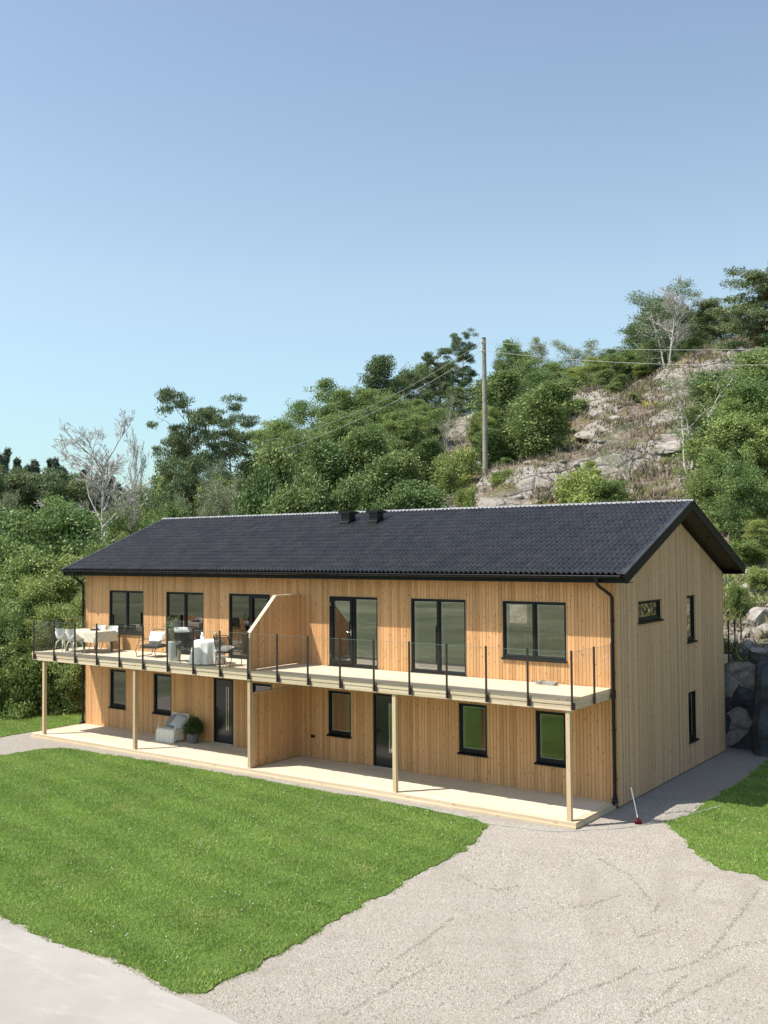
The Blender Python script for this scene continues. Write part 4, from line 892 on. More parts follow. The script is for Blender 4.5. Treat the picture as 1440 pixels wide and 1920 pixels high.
for i in range(3): proto('shrub%d' % i, 2.5, tree(70+i, 2.3, 1.6, lambda u: 1.0-0.5*u, 0.02, 46, lambda u: 0.35+0.9*u, 0.15, 0.10, 62, 0.26, stems=4, spread=0.5, tr=0.04, subs=4), 'leaf_light' if i != 2 else 'leaf', 'bark')
for i in range(2): proto('thin%d' % i, 8, tree(80+i, 8, 2.4, rnd, 0.25, 30, lambda u: 0.8, 0.15, 0.10, 17, 0.40, stems=3, spread=0.25, tr=0.13, subs=4, skip=0.3, wob=0.14), 'leaf_grey', 'birchbark')
proto('bare0', 12, bare(97, 12, 4.2, 1), None, 'deadwood'); proto('bare1', 9, bare(95, 9, 1.5, 1), None, 'deadwood')
tr_ = random.Random(77)
CATS = {'oak': ('broadleaf_tree', 'tree'), 'aspen': ('aspen_tree', 'tree'), 'birch': ('birch_tree', 'tree'), 'pine': ('pine_tree', 'tree'), 'bushpine': ('pine_tree', 'tree'), 'scots': ('pine_tree', 'tree'), 'juniper': ('juniper', 'juniper'),
        'spruce': ('spruce_tree', 'tree'), 'shrub': ('shrub', 'shrub'), 'thin': ('sapling', 'tree'), 'bare': ('bare_tree', 'tree')}
def plant(key, px, top, d=None, base=None, w=None, label='', group=None, rot=None):
    """top / base: heights on the compass bearing px; d: metres from the viewpoint"""
    p = hit(px, base) if d is None else at(px, d)
    dist = math.hypot(p[0]-CAM[0], p[1]-CAM[1]); v = ray(px, top); ztop = CAM[2]+dist*v[2]/math.hypot(v[0], v[1])
    H, cm, tmesh, cr, ch = PROTO[key]; h = max(0.6, ztop-p[2]); s = h/ch
    sx_ = s
    if w: w *= 1.22
    if w and cr: sx_ = min(s*1.9, max(s*0.5, (w/FPX*dist/2)/cr))
    elif w: sx_ = s*w
    nm, cat = CATS[key.rstrip('0123456789')]
    o = empty(nm, tuple(p), rot if rot is not None else tr_.uniform(0, 6.28), label, cat, group); o.scale = (sx_, sx_, s)
    link('trunk', tmesh, o)
    if cm: link('crown', cm, o)
    return o
# far wooded hill
GS = 'spruces on the far wooded hill'
for i, (px, top, d) in enumerate([(-14, 838, 165), (2, 850, 158), (17, 846, 170), (33, 858, 160), (48, 866, 168), (61, 874, 160), (78, 862, 172), (92, 868, 160), (106, 853, 165), (121, 858, 172), (138, 874, 160), (152, 880, 168), (170, 878, 160), (188, 892, 170), (205, 896, 160), (222, 906, 168), (240, 915, 160), (8, 880, 140), (30, 890, 145), (55, 898, 140), (75, 900, 146), (98, 893, 140), (120, 896, 146), (146, 905, 140), (-20, 876, 142)]):
    plant('spruce%d' % (i % 2), px, top, d, w=46, label='dark spruce among the crowd on the far wooded hill at left', group=GS)
for i, (px, top) in enumerate([(-10, 866), (22, 872), (52, 880), (80, 876), (112, 872), (142, 884), (170, 895), (200, 905), (232, 916), (5, 890), (70, 900), (125, 905)]):
    plant('bushpine%d' % (i % 2), px, top, 132+4*(i % 3), w=80, label='dark round-topped pine in the front rank of the far wooded hill', group='pines in front of the far spruces')
T = [
 # left thicket, back to front
 ('birch0', 20, 905, 72, 90, 'light bushy tree at the left edge below the far spruces'), ('aspen1', 95, 925, 74, 100, 'mid-green tree under the left part of the big bare tree'),
 ('oak1', 150, 950, 66, 100, 'rounded tree just below the trunk fork of the bare tree'), ('oak0', 80, 925, 50, 170, 'large dark-green broadleaf tree in the left thicket'), ('oak2', -30, 945, 50, 170, 'broadleaf tree cut by the left picture edge'),
 ('oak1', 155, 995, 50, 130, 'broadleaf tree behind the far roof corner'), ('aspen0', 110, 1030, 46, 120, 'bright-leaved tree in front of the thicket beside the far gutter'), ('oak0', 20, 1010, 46, 130, 'broadleaf tree at left, midway down the thicket'),
 ('aspen2', 65, 1080, 44, 120, 'light-green young tree left of the far downpipe'), ('oak2', 130, 1110, 42.5, 90, 'low broadleaf tree filling the gap beside the left downpipe'), ('oak1', 0, 1110, 43.5, 110, 'low broadleaf tree at the left edge above the lawn'),
 ('shrub0', 30, 1215, 42, 75, 'leafy shrub on the edge of the far lawn, leftmost'), ('shrub1', 95, 1225, 42.8, 80, 'leafy shrub seen beneath the balcony corner'), ('shrub0', 140, 1235, 43.5, 70, 'leafy shrub beneath the balcony next to the left downpipe'), ('shrub2', -5, 1190, 43, 90, 'dark shrub cut by the left edge above the lawn'), ('shrub2', 65, 1190, 44, 80, 'dark shrub behind the balcony corner post'),
 ('aspen0', 215, 950, 60, 80, 'pale tree between the bare tree and the roof'), ('shrub1', 255, 945, 58, 70, 'bright low tree peeping over the far roof end'), ('aspen2', 245, 990, 50, 80, 'leafy tree right behind the left roof slope'), ('oak2', 190, 1010, 48, 80, 'tree touching the far left roof slope'),
 # pines on the left
 ('scots0', 360, 728, 62, 105, 'tall pine with tiered crown, left of the twin pines'), ('scots1', 430, 738, 64, 95, 'tall pine with flat crown, right of the twin pines'), ('scots2', 305, 798, 63, 80, 'lower pine leaning out left of the twin pines'),
 ('bushpine0', 285, 885, 66, 80, 'scrubby pine below the leftmost pine'), ('bushpine1', 345, 872, 58, 80, 'bushy pine under the twin pines'), ('birch1', 400, 855, 58, 80, 'grey-green birch under the right twin pine'), ('birch0', 445, 880, 56, 70, 'grey-green birch next to the dark juniper slope'), ('thin0', 320, 900, 60, 60, 'thin grey tree in front of the scrubby pines'), ('birch1', 355, 915, 54, 80, 'grey-green bush just above the left ridge'), ('oak1', 300, 935, 54, 70, 'low tree at the left end of the ridge'),
 # hill crest, left to right
 ('aspen0', 508, 782, 72, 75, 'airy tree at the left foot of the tree slope'), ('oak0', 545, 780, 70, 75, 'rounded tree on the skyline right of the twin pines'), ('oak1', 596, 745, 74, 80, 'bushy skyline tree below the falling wires'), ('aspen1', 646, 702, 76, 85, 'tall leafy skyline tree left of the small pine'), ('bushpine0', 716, 667, 78, 85, 'pine with pointed top on the skyline'), ('oak2', 690, 720, 76, 90, 'leafy tree below the pointed pine'), ('bushpine1', 757, 690, 80, 60, 'small dark pine between the skyline pines'),
 ('scots2', 868, 622, 74, 70, 'tall pine just left of the utility pole'), ('scots0', 826, 645, 75, 65, 'pine crown left of the tallest pole-side pine'), ('pine0', 795, 690, 77, 50, 'small pine left of the pole-side pair'), ('oak0', 745, 730, 72, 90, 'broad leafy tree in the middle of the tree slope'), ('aspen2', 790, 745, 70, 70, 'light leafy tree bordering the bare rock strip'),
 # junipers and shrubs mid-slope
 ('oak2', 640, 765, 64, 90, 'leafy tree above the dark junipers'), ('oak1', 580, 800, 62, 80, 'dense tree above the left junipers'), ('juniper0', 500, 860, 50, 70, 'dark juniper nearest the twin pines above the ridge'), ('juniper1', 545, 822, 54, 80, 'tall dark juniper on the left of the slope'), ('juniper2', 575, 870, 48, 75, 'olive juniper just above the ridge left of the vents'), ('juniper0', 622, 822, 56, 75, 'dark juniper in the middle of the juniper thicket'),
 ('juniper1', 660, 800, 57, 70, 'light juniper above the roof vents'), ('juniper2', 640, 885, 49, 60, 'shaded juniper directly behind the left roof vent'), ('oak0', 700, 790, 58, 80, 'dense bush above the right roof vent'), ('juniper0', 712, 845, 52, 75, 'rounded juniper behind the right roof vent'), ('oak2', 770, 770, 62, 80, 'dark bush left of the bare rock strip'), ('juniper1', 765, 842, 54, 75, 'bright juniper low on the slope'), ('juniper2', 790, 890, 50, 95, 'spreading juniper at the edge of the mossy rocks'), ('juniper0', 800, 820, 60, 60, 'narrow juniper beside the rock strip'),
 ('juniper2', 735, 905, 49, 60, 'low juniper over the ridge right of the vents'), ('aspen1', 605, 850, 60, 60, 'light bush hidden among the junipers'), ('oak1', 485, 905, 54, 60, 'low dark bush over the ridge below the twin pines'), ('juniper1', 530, 905, 48, 70, 'low juniper over the ridge, leftmost of its row'),
 # round the pole
 ('thin1', 840, 735, 64, 60, 'thin pale sapling on the rocks left of the pole'), ('thin0', 866, 770, 62, 50, 'thin pale sapling close to the pole'), ('bushpine0', 850, 720, 72, 60, 'low dark bush at the foot of the pole-side pine'), ('juniper0', 938, 690, 64, 70, 'tall bright juniper right of the pole'), ('aspen2', 925, 760, 60, 60, 'leafy bush at the pole, right side'), ('oak1', 968, 640, 78, 75, 'skyline tree with twiggy top right of the pole'), ('birch0', 1022, 636, 78, 60, 'slim pale birch on the skyline'), ('birch1', 1100, 632, 76, 75, 'pale birch on the skyline above the big juniper'),
 ('juniper1', 968, 735, 60, 60, 'light-green juniper touching the big dark one'), ('oak0', 1035, 690, 68, 100, 'dense green bush behind the big juniper'), ('oak2', 1080, 705, 70, 80, 'bush on the crest right of the big juniper'), ('juniper2', 1135, 690, 70, 75, 'olive juniper on the crest above the bare rock'), ('juniper0', 1165, 700, 69, 80, 'dark juniper on the crest above the bare rock'), ('bushpine1', 1185, 600, 80, 75, 'spruce-like pine left of the white-stemmed tree'), ('birch0', 1142, 655, 78, 60, 'small birch on the crest before the dark pines'),
 ('bushpine0', 1225, 560, 82, 95, 'dark pine behind the white-stemmed tree, left side'), ('bushpine1', 1290, 560, 82, 100, 'dark pine behind the white-stemmed tree, right side'), ('oak1', 1265, 640, 79, 110, 'dark bush under the white-stemmed tree'), ('bushpine0', 1330, 590, 82, 80, 'dark pine between the white-stemmed tree and the big right pine'),
 ('scots1', 1425, 483, 62, 150, 'biggest pine at the right edge of the skyline'), ('pine0', 1475, 520, 64, 150, 'dark pine cut by the right picture edge'), ('bushpine1', 1400, 590, 80, 130, 'low dark pine under the biggest pine'), ('shrub1', 1220, 678, 76, 75, 'bright green low shrub on the crest'), ('juniper1', 1318, 628, 72, 90, 'bright broad juniper below the dark pines'), ('juniper2', 1380, 650, 70, 90, 'olive juniper near the right picture edge'), ('shrub2', 1150, 735, 66, 90, 'dark scrub on top of the bare rock'), ('shrub2', 1195, 745, 65, 70, 'dark scrub at the middle of the bare rock top'),
 ('oak1', 820, 672, 78, 90, 'dark leafy tree filling the skyline left of the pole pines'), ('oak0', 900, 705, 74, 70, 'leafy tree behind the pole'), ('bushpine1', 938, 668, 80, 70, 'dark bushy pine on the skyline right of the pole'), ('oak2', 1000, 675, 76, 80, 'green tree on the crest over the big juniper'), ('oak0', 1055, 672, 76, 80, 'green tree on the crest between the pale birches'),
 ('aspen1', 1085, 668, 74, 70, 'light leafy tree under the crest birch'), ('oak1', 1135, 668, 76, 80, 'leafy tree filling the crest left of the dark pines'), ('oak2', 1175, 650, 78, 80, 'dark leafy tree at the foot of the dark pines'), ('oak0', 1225, 630, 76, 90, 'leafy tree below the white stems, left'), ('oak1', 1300, 610, 76, 100, 'leafy tree below the white stems, right'), ('bushpine0', 1360, 560, 74, 110, 'dark pine merging with the biggest pine'), ('juniper0', 1270, 690, 70, 80, 'olive juniper high on the slope behind the tall sapling'),
 ('oak2', 1345, 690, 62, 110, 'leafy tree above the tall sapling'), ('aspen2', 1380, 730, 56, 110, 'light leafy tree in the right block, middle'), ('aspen0', 1320, 790, 52, 70, 'small light tree beside the tall pale sapling'), ('oak0', 1350, 870, 45, 80, 'leafy bush behind the roof peak'), ('aspen1', 1420, 740, 47, 100, 'leafy tree in the right block, upper front'),
 ('juniper1', 900, 770, 62, 60, 'olive juniper behind the pole, lower'), ('juniper2', 925, 800, 59, 55, 'bright bush right beside the pole shaft'), ('shrub0', 860, 830, 58, 60, 'low green bush left of the pole shaft'), ('shrub1', 832, 850, 56, 60, 'low bush where the junipers meet the moss'), ('oak2', 815, 760, 66, 60, 'dark bush bordering the rock strip, upper'), ('juniper0', 1050, 760, 62, 70, 'shaded juniper behind the big one, right side'), ('shrub2', 1075, 740, 66, 80, 'dark scrub right behind the big juniper'),
 ('oak1', 395, 890, 60, 90, 'leafy tree between the trunks of the twin pines'), ('oak0', 455, 850, 64, 90, 'leafy tree right of the twin pines'), ('birch1', 430, 900, 54, 80, 'grey-green birch just over the ridge below the twin pines'), ('aspen1', 265, 900, 62, 90, 'light tree between the bare tree and the pines'), ('oak2', 330, 870, 64, 90, 'dark bushy tree beneath the twin pines'),
 ('shrub1', 880, 905, 50, 40, 'small green tuft bush below the pole'), ('shrub0', 1330, 960, 41, 40, 'small weed bush beside the roof peak'), ('shrub1', 1415, 1060, 38.5, 45, 'bright weed bush above the eave corner'), ('shrub0', 1385, 1085, 37, 30, 'little weed bush close to the eave corner'),
 # right side
 ('birch1', 1262, 522, 73, 125, 'airy leafy crown around the white stems on the skyline'), ('aspen1', 1335, 760, 50, 80, 'leafy tree just right of the tall pale sapling'), ('oak1', 1370, 820, 44, 90, 'dark leafy tree above the roof peak, inner'), ('oak0', 1450, 700, 50, 120, 'dense tree at the right edge, middle tier'), ('oak2', 1400, 860, 42, 80, 'dark tree over the back roof slope'), ('aspen1', 1430, 960, 41, 80, 'leafy tree at the right edge level with the roof slope'),
 ('aspen0', 1385, 690, 52, 120, 'tall leafy tree right of the pale sapling'), ('oak2', 1435, 640, 54, 130, 'leafy tree at the right edge above the gable'), ('oak0', 1400, 770, 46, 130, 'dense tree above the roof peak, lower tier'), ('aspen1', 1345, 815, 46, 80, 'bright leafy tree over the roof peak'), ('aspen2', 1455, 800, 45, 110, 'leafy tree cut by the right edge, lower tier'), ('oak1', 1425, 890, 43, 110, 'dark tree behind the right roof slope'), ('aspen0', 1365, 905, 44, 70, 'small leafy tree touching the right roof slope'), 
 ('shrub0', 1405, 1010, 40.5, 60, 'bright shrub on the slope right of the roof'), ('shrub1', 1438, 1030, 41, 60, 'green shrub at the right edge above the stones'), ('shrub0', 1112, 868, 48, 95, 'leafy bush over the ridge left of the twin saplings'), ('aspen2', 1105, 862, 50, 55, 'young tree over the ridge left of the twin saplings'), ('shrub1', 1150, 895, 47, 60, 'small bush over the ridge below the saplings'), ('shrub0', 942, 878, 55, 42, 'little bright shrub right of the pole foot'), ('shrub2', 960, 858, 58, 50, 'dark heather scrub below the big juniper'),
]
for k_, px, top, d, w_, lab in T: plant(k_, px, top, d, None, w_, lab)
plant('juniper1', 1015, 712, 58, None, 115, 'big dark egg-shaped juniper standing alone on the slope')
plant('bare0', 188, 762, 56, None, 200, 'large leafless pale tree on the left skyline')
plant('bare1', 245, 800, 60, None, 40, 'slim leafless tree right of the large leafless one')
plant('bare0', 1262, 520, 70, None, 90, 'bare white-stemmed tree on the skyline before dark pines')
plant('thin1', 1180, 790, 50, None, 120, 'pale sparse sapling over the ridge, left of two')
plant('thin0', 1295, 655, 49, None, 150, 'tall pale sparse sapling over the right ridge end')
plant('thin1', 1130, 835, 49, None, 50, 'thin pale sapling behind the ridge bush')
# dense understorey so the slope reads as woodland
und = []
ru = random.Random(21)
for i in range(34):
    px = ru.uniform(460, 800); d = ru.uniform(48, 70); k_ = ru.choice(['shrub2', 'juniper0', 'juniper2', 'shrub0'])
    p = at(px, d); h = ru.uniform(1.6, 3.2); PH = PROTO[k_]; nm, cat = CATS[k_.rstrip('0123456789')]
    o = empty(nm, tuple(p), ru.uniform(0, 6), 'low bush filling the gaps of the wooded slope behind the ridge', cat, 'undergrowth of the wooded slope'); s = h/PH[4]; o.scale = (s*1.25, s*1.25, s); link('trunk', PH[2], o); link('crown', PH[1], o)
for i in range(14):
    px = ru.uniform(-60, 175); d = ru.uniform(44.5, 52); k_ = ru.choice(['shrub2', 'shrub0', 'oak2'])
    p = at(px, d); h = ru.uniform(2.5, 4.5); PH = PROTO[k_]; nm, cat = CATS[k_.rstrip('0123456789')]
    o = empty(nm, tuple(p), ru.uniform(0, 6), 'dense bush inside the left thicket behind the lawn', cat, 'undergrowth of the left thicket'); s = h/PH[4]; o.scale = (s*1.3, s*1.3, s); link('trunk', PH[2], o); link('crown', PH[1], o)
# rough heather and grass tufts all over the open slope
def tufts(name, n, xr, yr, h, w_, mat, seed, label, cond):
    rg = np.random.default_rng(seed); P = np.column_stack([rg.uniform(*xr, n), rg.uniform(*yr, n)]); out = []
    for x, y in P:
        if cond(x, y): out.append((x, y, height(x, y)))
    B = np.array(out); n = len(B); k = 9; c = np.repeat(B, k, 0); c[:, :2] += rg.normal(0, w_, (n*k, 2))
    hh = h*rg.uniform(0.5, 1.3, n*k); a = rg.uniform(0, 6.28, n*k); t = 0.035; l = rg.normal(0, 0.5, (n*k, 2))*hh[:, None]
    v = np.stack([c-np.column_stack([np.cos(a)*t, np.sin(a)*t, np.zeros(n*k)+0.03]), c+np.column_stack([np.cos(a)*t, np.sin(a)*t, np.zeros(n*k)-0.03]), c+np.column_stack([l, hh])], 1).reshape(-1, 3)
    return tag(link(name, fast_mesh(name, v, np.arange(3*n*k).reshape(-1, 3), mat)), label, 'heather', kind='stuff')
M['heather'] = leafmat('heather_twigs', (0.22, 0.16, 0.12), (0.33, 0.26, 0.19), 0.1, 0.9); M['drygrass'] = leafmat('dry_slope_grass', (0.19, 0.20, 0.08), (0.34, 0.32, 0.17), 0.2, 0.8)
nz_ = lambda x, y, s, o: mn.noise((x*s, y*s, o))
tufts('heather', 11000, (-32, 8), (10, 52), 0.30, 0.16, M['heather'], 1, 'brown heather covering the open rocky slope', lambda x, y: nz_(x, y, 0.22, 3) > -0.15)
tufts('slope_grass', 9000, (-32, 8), (9.6, 50), 0.26, 0.14, M['drygrass'], 2, 'dry grass between the stones on the slope', lambda x, y: nz_(x, y, 0.3, 8) > 0.0)
tufts('slope_grass', 3000, (-2, 10), (9.6, 18), 0.22, 0.12, M['leaf_light'], 4, 'green weeds between the stones right of the house', lambda x, y: nz_(x, y, 0.5, 8) > -0.1)

# ------------------------------------------------------------------ rocks
def rock_mesh(seed, mat, sub_=3, amp=0.35):
    import bmesh
    bm = bmesh.new(); bmesh.ops.create_icosphere(bm, subdivisions=sub_, radius=1.0); rg = random.Random(seed)
    pl = [(Vector((rg.gauss(0, 1), rg.gauss(0, 1), rg.gauss(0, 0.7))).normalized(), rg.uniform(0.55, 0.85)) for _ in range(9)]
    for v in bm.verts:
        p = v.co.copy()
        for n, d in pl:
            t = p.dot(n)
            if t > d: p -= n*(t-d)*0.92
        p += p.normalized()*amp*0.25*mn.noise(p*2.2+Vector((seed, 0, 0))); v.co = p
    me = bpy.data.meshes.new('rock'); bm.to_mesh(me); bm.free(); me.materials.append(mat); return me
RM = [rock_mesh(s, M['granite']) for s in (1, 2, 3, 4, 5)]
rk = random.Random(31)
ROCKS = [(680, 945, 1.3, 0.9, 'mossy boulder peeping over the ridge by the right roof vent'), (835, 918, 1.6, 0.5, 'pale flat rock left of the pole, largest'), (770, 938, 1.2, 0.4, 'flat rock just over the ridge right of the vents'), (880, 930, 1.0, 0.35, 'small flat pale rock below the pole'), (905, 912, 0.7, 0.4, 'pale rock at the foot of the pole'),
 (1045, 905, 1.1, 0.45, 'pale stone slab below the big juniper'), (1062, 925, 0.8, 0.35, 'small pale stone over the ridge below the juniper'), (985, 915, 0.6, 0.3, 'small grey stone between the pole and juniper'), (1088, 778, 2.4, 0.9, 'pale rock face right of the big juniper, lower left'), (1110, 762, 2.0, 1.0, 'pale rock outcrop under the crest, left'), (1120, 800, 1.7, 0.6, 'grey slab in the middle of the bare slope'),
 (1205, 728, 2.6, 0.9, 'broad pale slab just under the crest shrubs'), (1250, 755, 2.0, 0.7, 'pale slab right of the crest scrub'), (1200, 800, 2.2, 0.7, 'pale outcrop behind the left sapling'), (1240, 812, 2.2, 0.6, 'pale outcrop between the two saplings'), (1270, 850, 1.3, 0.5, 'small slab by the tall pale sapling'), (1100, 865, 1.2, 0.4, 'small slab low on the bare slope'), (1320, 940, 0.8, 0.4, 'pale stone beside the roof peak'),
 (1290, 700, 1.6, 0.6, 'grey slab high on the slope behind the tall sapling'), (1180, 768, 1.5, 0.5, 'grey slab below the dark crest scrub')]
for px, py, s, hh, lab in ROCKS:
    p = hit(px, py, 36); o = link('rock', RM[rk.randrange(5)], None, (p[0], p[1], p[2]-0.10*s), (rk.uniform(-0.1, 0.1)+0.40, rk.uniform(-0.12, 0.12), rk.uniform(-0.5, 0.5))); o.scale = (s*0.85, s*rk.uniform(0.5, 0.7), hh*0.42); o.location.z -= hh*0.14+0.14*s; tag(o, lab, 'rock', 'rocks on the slope')
RS = [(1372, 1105, 0.6, 0.35, 'pale stone beside the back corner of the roof'), (1410, 1112, 0.8, 0.5, 'knobbly pale stone upslope of the back balcony'), (1395, 1135, 0.45, 0.3, 'small round pale stone above the back railing'), (1425, 1160, 0.9, 0.6, 'ochre-stained boulder at the right picture edge'), (1438, 1190, 0.7, 0.45, 'white broken stone at the right edge'), (1382, 1205, 0.35, 0.3, 'pointed white stone behind the back railing, left'), (1403, 1212, 0.4, 0.35, 'white stone behind the back railing, right'), (1420, 1222, 0.7, 0.2, 'long pale slab leaning by the last railing post'), (1375, 1150, 0.5, 0.3, 'grey stone left above the back railing'), (1430, 1080, 0.6, 0.4, 'pale stone below the bright shrub'), (1400, 1080, 0.5, 0.35, 'pale stone close to the eave corner')]
for px, py, s, hh, lab in RS:
    p = hit(px, py, 33.5); o = link('rock', RM[rk.randrange(5)], None, (p[0], p[1], p[2]), (rk.uniform(-0.2, 0.2)+0.2, rk.uniform(-0.2, 0.2), rk.uniform(0, 6.28))); o.scale = (s*0.65, s*0.5, hh*0.8); tag(o, lab, 'rock', 'rocks behind the house')
rg = np.random.default_rng(12); vv = []; ff = []; nb_ = 0
R0 = [np.array([v.co for v in rock_mesh(s, M['granite'], 1).vertices]) for s in (7, 8, 9)]; RF = [np.array([p.vertices for p in rock_mesh(s, M['granite'], 1).polygons]) for s in (7, 8, 9)]
for i in range(1500):
    x, y = rg.uniform(-26, 7), rg.uniform(9.8, 50)
    if i < 500: x, y = rg.uniform(-1, 8), rg.uniform(9.6, 17)
    elif nz_(x, y, 0.25, 6) < 0.02: continue
    k = i % 3; s = rg.uniform(0.06, 0.22)*(1 if y < 18 else 1.6); a = rg.uniform(0, 6.28); ca, sa = math.cos(a), math.sin(a); v = R0[k]*np.array([s, s*0.7, s*0.5]); v = np.column_stack([v[:, 0]*ca-v[:, 1]*sa, v[:, 0]*sa+v[:, 1]*ca, v[:, 2]])+np.array([x, y, height(x, y)+0.02])
    vv.append(v); ff.append(RF[k]+nb_); nb_ += len(v)
tag(link('loose_stones', fast_mesh('loose_stones', np.concatenate(vv), np.concatenate(ff), M['granite'])), 'loose pale stones strewn over the slope', 'stones', kind='stuff')
# blasted rock wall behind the house
def rock_wall(u, v):
    x = -22+44*u; z = -0.2+3.2*v; p = Vector((x*0.45, z*0.55, 2.0)); c = mn.cell_vector(p) if hasattr(mn, 'cell_vector') else Vector((0, 0, 0))
    y = 9.15+0.45*mn.noise((x*0.5, z*0.4, 1))+0.35*mn.noise((x*1.3, z*1.2, 4))+0.16*mn.noise((x*3.3, z*3.2, 4))+0.10*c.x+0.25*v
    y -= 1.05*sstep(0.75, 1.0, x)*sstep(3.6, 2.4, x)*(1-0.35*v)*sstep(2.95, 2.3, z)
    y -= 0.5*sstep(3.6, 5, x)*(1-0.3*v)
    return (x, y, z)
mb = MB(); mb.grid(rock_wall, 190, 18, False); tag(mb.build('rock_face', M['darkrock']), 'dark blasted rock face rising close behind the house', None, kind='structure')
# ------------------------------------------------------------------ utility pole and wires
pb = hit(910, 897, 40); dist = math.hypot(pb[0]-CAM[0], pb[1]-CAM[1])
def zpx(py, d, px=910): v = ray(px, py); return CAM[2]+d*v[2]/math.hypot(v[0], v[1])
ptop = zpx(635, dist)
M['polewood'] = plain('pole_wood', (0.30, 0.27, 0.22), 0.9, var=0.25, scale=3); M['wire'] = plain('wire_metal', (0.42, 0.42, 0.42), 0.5, 0.0)
pole = empty('utility_pole', tuple(pb), 0, 'weathered wooden utility pole standing on the rocky slope', 'utility pole')
mb = MB(); H_ = ptop-pb[2]; mb.tube([(0, 0, -0.4), (0.02, 0, H_*0.5), (0.0, 0, H_)], [0.155, 0.135, 0.115], 12); mb.build('shaft', M['polewood'], pole)
za, zb = zpx(644, dist)-pb[2], zpx(660, dist)-pb[2]
for z_ in (za, zb):
    mb = MB(); mb.tube([(0, 0, z_-0.03), (0.0, -0.2, z_-0.03), (0.0, -0.25, z_+0.02)], 0.016, 6); mb.build('bracket', M['black'], pole)
    mb = MB(); mb.lathe([(0.0, 0.12), (0.035, 0.11), (0.05, 0.07), (0.035, 0.05), (0.05, 0.02), (0.03, 0.0)], 12, (0, -0.25, z_)); mb.build('insulator', M['whitepaint'], pole)
mb = MB(); mb.lathe([(0.125, 0), (0.125, 0.05), (0.0, 0.09)], 10, (0, 0, H_)); mb.build('cap', M['black'], pole)
def wire(a, b, sag, lab, r=0.011):
    a, b = Vector(a), Vector(b); mb = MB(); mb.tube([a.lerp(b, t)-Vector((0, 0, sag*4*t*(1-t))) for t in np.linspace(0, 1, 24)], r, 5); tag(mb.build('power_line', M['wire']), lab, 'cable', 'overhead wires')
def far(px, py, d): v = ray(px, py); return CAM+v/math.hypot(v[0], v[1])*d
A, B = Vector(pb)+Vector((0, -0.25, za+0.05)), Vector(pb)+Vector((0, -0.25, zb+0.05))
wire(A, far(1640, 646, 52), 0.35, 'upper overhead wire running right from the pole'); wire(B, far(1640, 677, 50), 0.45, 'lower overhead wire running right from the pole')
wire(A, far(440, 835, 66), 1.1, 'upper overhead wire sinking left from the pole'); wire(B, far(440, 870, 58), 0.7, 'lower overhead wire sinking left from the pole')

# ------------------------------------------------------------------ balcony furniture
M['shell'] = plain('white_plastic_shell', (0.80, 0.81, 0.78), 0.4); M['linen'] = plain('linen_cloth', (0.62, 0.55, 0.43), 0.95, var=0.08, scale=20); M['whitecloth'] = plain('white_cloth', (0.80, 0.79, 0.76), 0.95, var=0.05)
M['greyclth'] = plain('grey_cloth', (0.24, 0.24, 0.235), 0.95, var=0.15, scale=25); M['darkwood'] = plain('dark_wood', (0.07, 0.06, 0.05), 0.6); M['rope'] = plain('black_rope', (0.03, 0.03, 0.032), 0.8)
M['bronze'] = plain('dark_bronze_tube', (0.09, 0.075, 0.06), 0.45); M['planter'] = plain('grey_planter', (0.50, 0.51, 0.49), 0.7, var=0.06); M['cement'] = plain('dark_cement_pot', (0.16, 0.16, 0.165), 0.8, var=0.2, scale=12); M['food'] = plain('fruit', (0.24, 0.10, 0.05), 0.5)
def shell_chair(x, y, rz, lab):
    c = empty('shell_chair', (x, y, ZB), rz, lab, 'chair', 'white dining chairs')
    def sh(off):
        def f(u, v):
            # v: 0 front edge of the seat -> 1 top of the back; u across
            a = (u-0.5)*2; t = v
            if t < 0.5: yy = -0.22+0.40*(t/0.5); zz = 0.44-0.02*math.sin(math.pi*t/0.5)
            else: q = (t-0.5)/0.5; yy = 0.18+0.12*q; zz = 0.44+0.40*q**1.1
            wd = 0.24-0.02*abs(t-0.5)
            curl = (abs(a)**2.4)*(0.06+0.20*math.sin(math.pi*min(1, t*1.05))**1.5); pull = (abs(a)**2.2)*0.16*sstep(0.45, 0.8, t)
            return (a*wd*(1+0.08*curl), yy-pull+off, zz+curl*(1 if t < 0.62 else max(0.0, 1-(t-0.62)*2.4))+off*0.3)
        return f
    m_ = MB(); m_.grid(sh(0), 14, 18); m_.grid(sh(0.012), 14, 18); m_.build('seat_shell', M['shell'], c)
    for sx_, sy_ in ((-1, -1), (1, -1), (-1, 1), (1, 1)):
        m_ = MB(); m_.tube([(sx_*0.12, sy_*0.10, 0.42), (sx_*0.17, sy_*0.16, 0.36), (sx_*0.235, sy_*0.24, 0.0)], [0.022, 0.02, 0.014], 8); m_.build('leg', M['shell'], c)
    return c
shell_chair(-19.50, -1.78, math.pi, 'white shell chair at the dining table, front side, left'); shell_chair(-18.92, -1.76, math.pi-0.08, 'white shell chair at the dining table, front side, right')
shell_chair(-19.25, -0.50, 0.0, 'white shell chair behind the dining table, left'); shell_chair(-18.60, -0.50, 0.06, 'white shell chair behind the dining table, right')
tbx = empty('dining_table', (-18.95, -1.12, ZB), 0, 'dark-legged dining table at the far balcony end under a linen cloth', 'table')
m_ = MB(); m_.cbox(-0.85, 0.85, -0.42, 0.42, 0.70, 0.735, 0.005); m_.build('tabletop', M['darkwood'], tbx)
for sx_ in (-1, 1):
    for sy_ in (-1, 1): m_ = MB(); m_.cbox(sx_*0.76-0.03, sx_*0.76+0.03, sy_*0.35-0.03, sy_*0.35+0.03, 0, 0.699, 0.005); m_.build('leg', M['darkwood'], tbx)
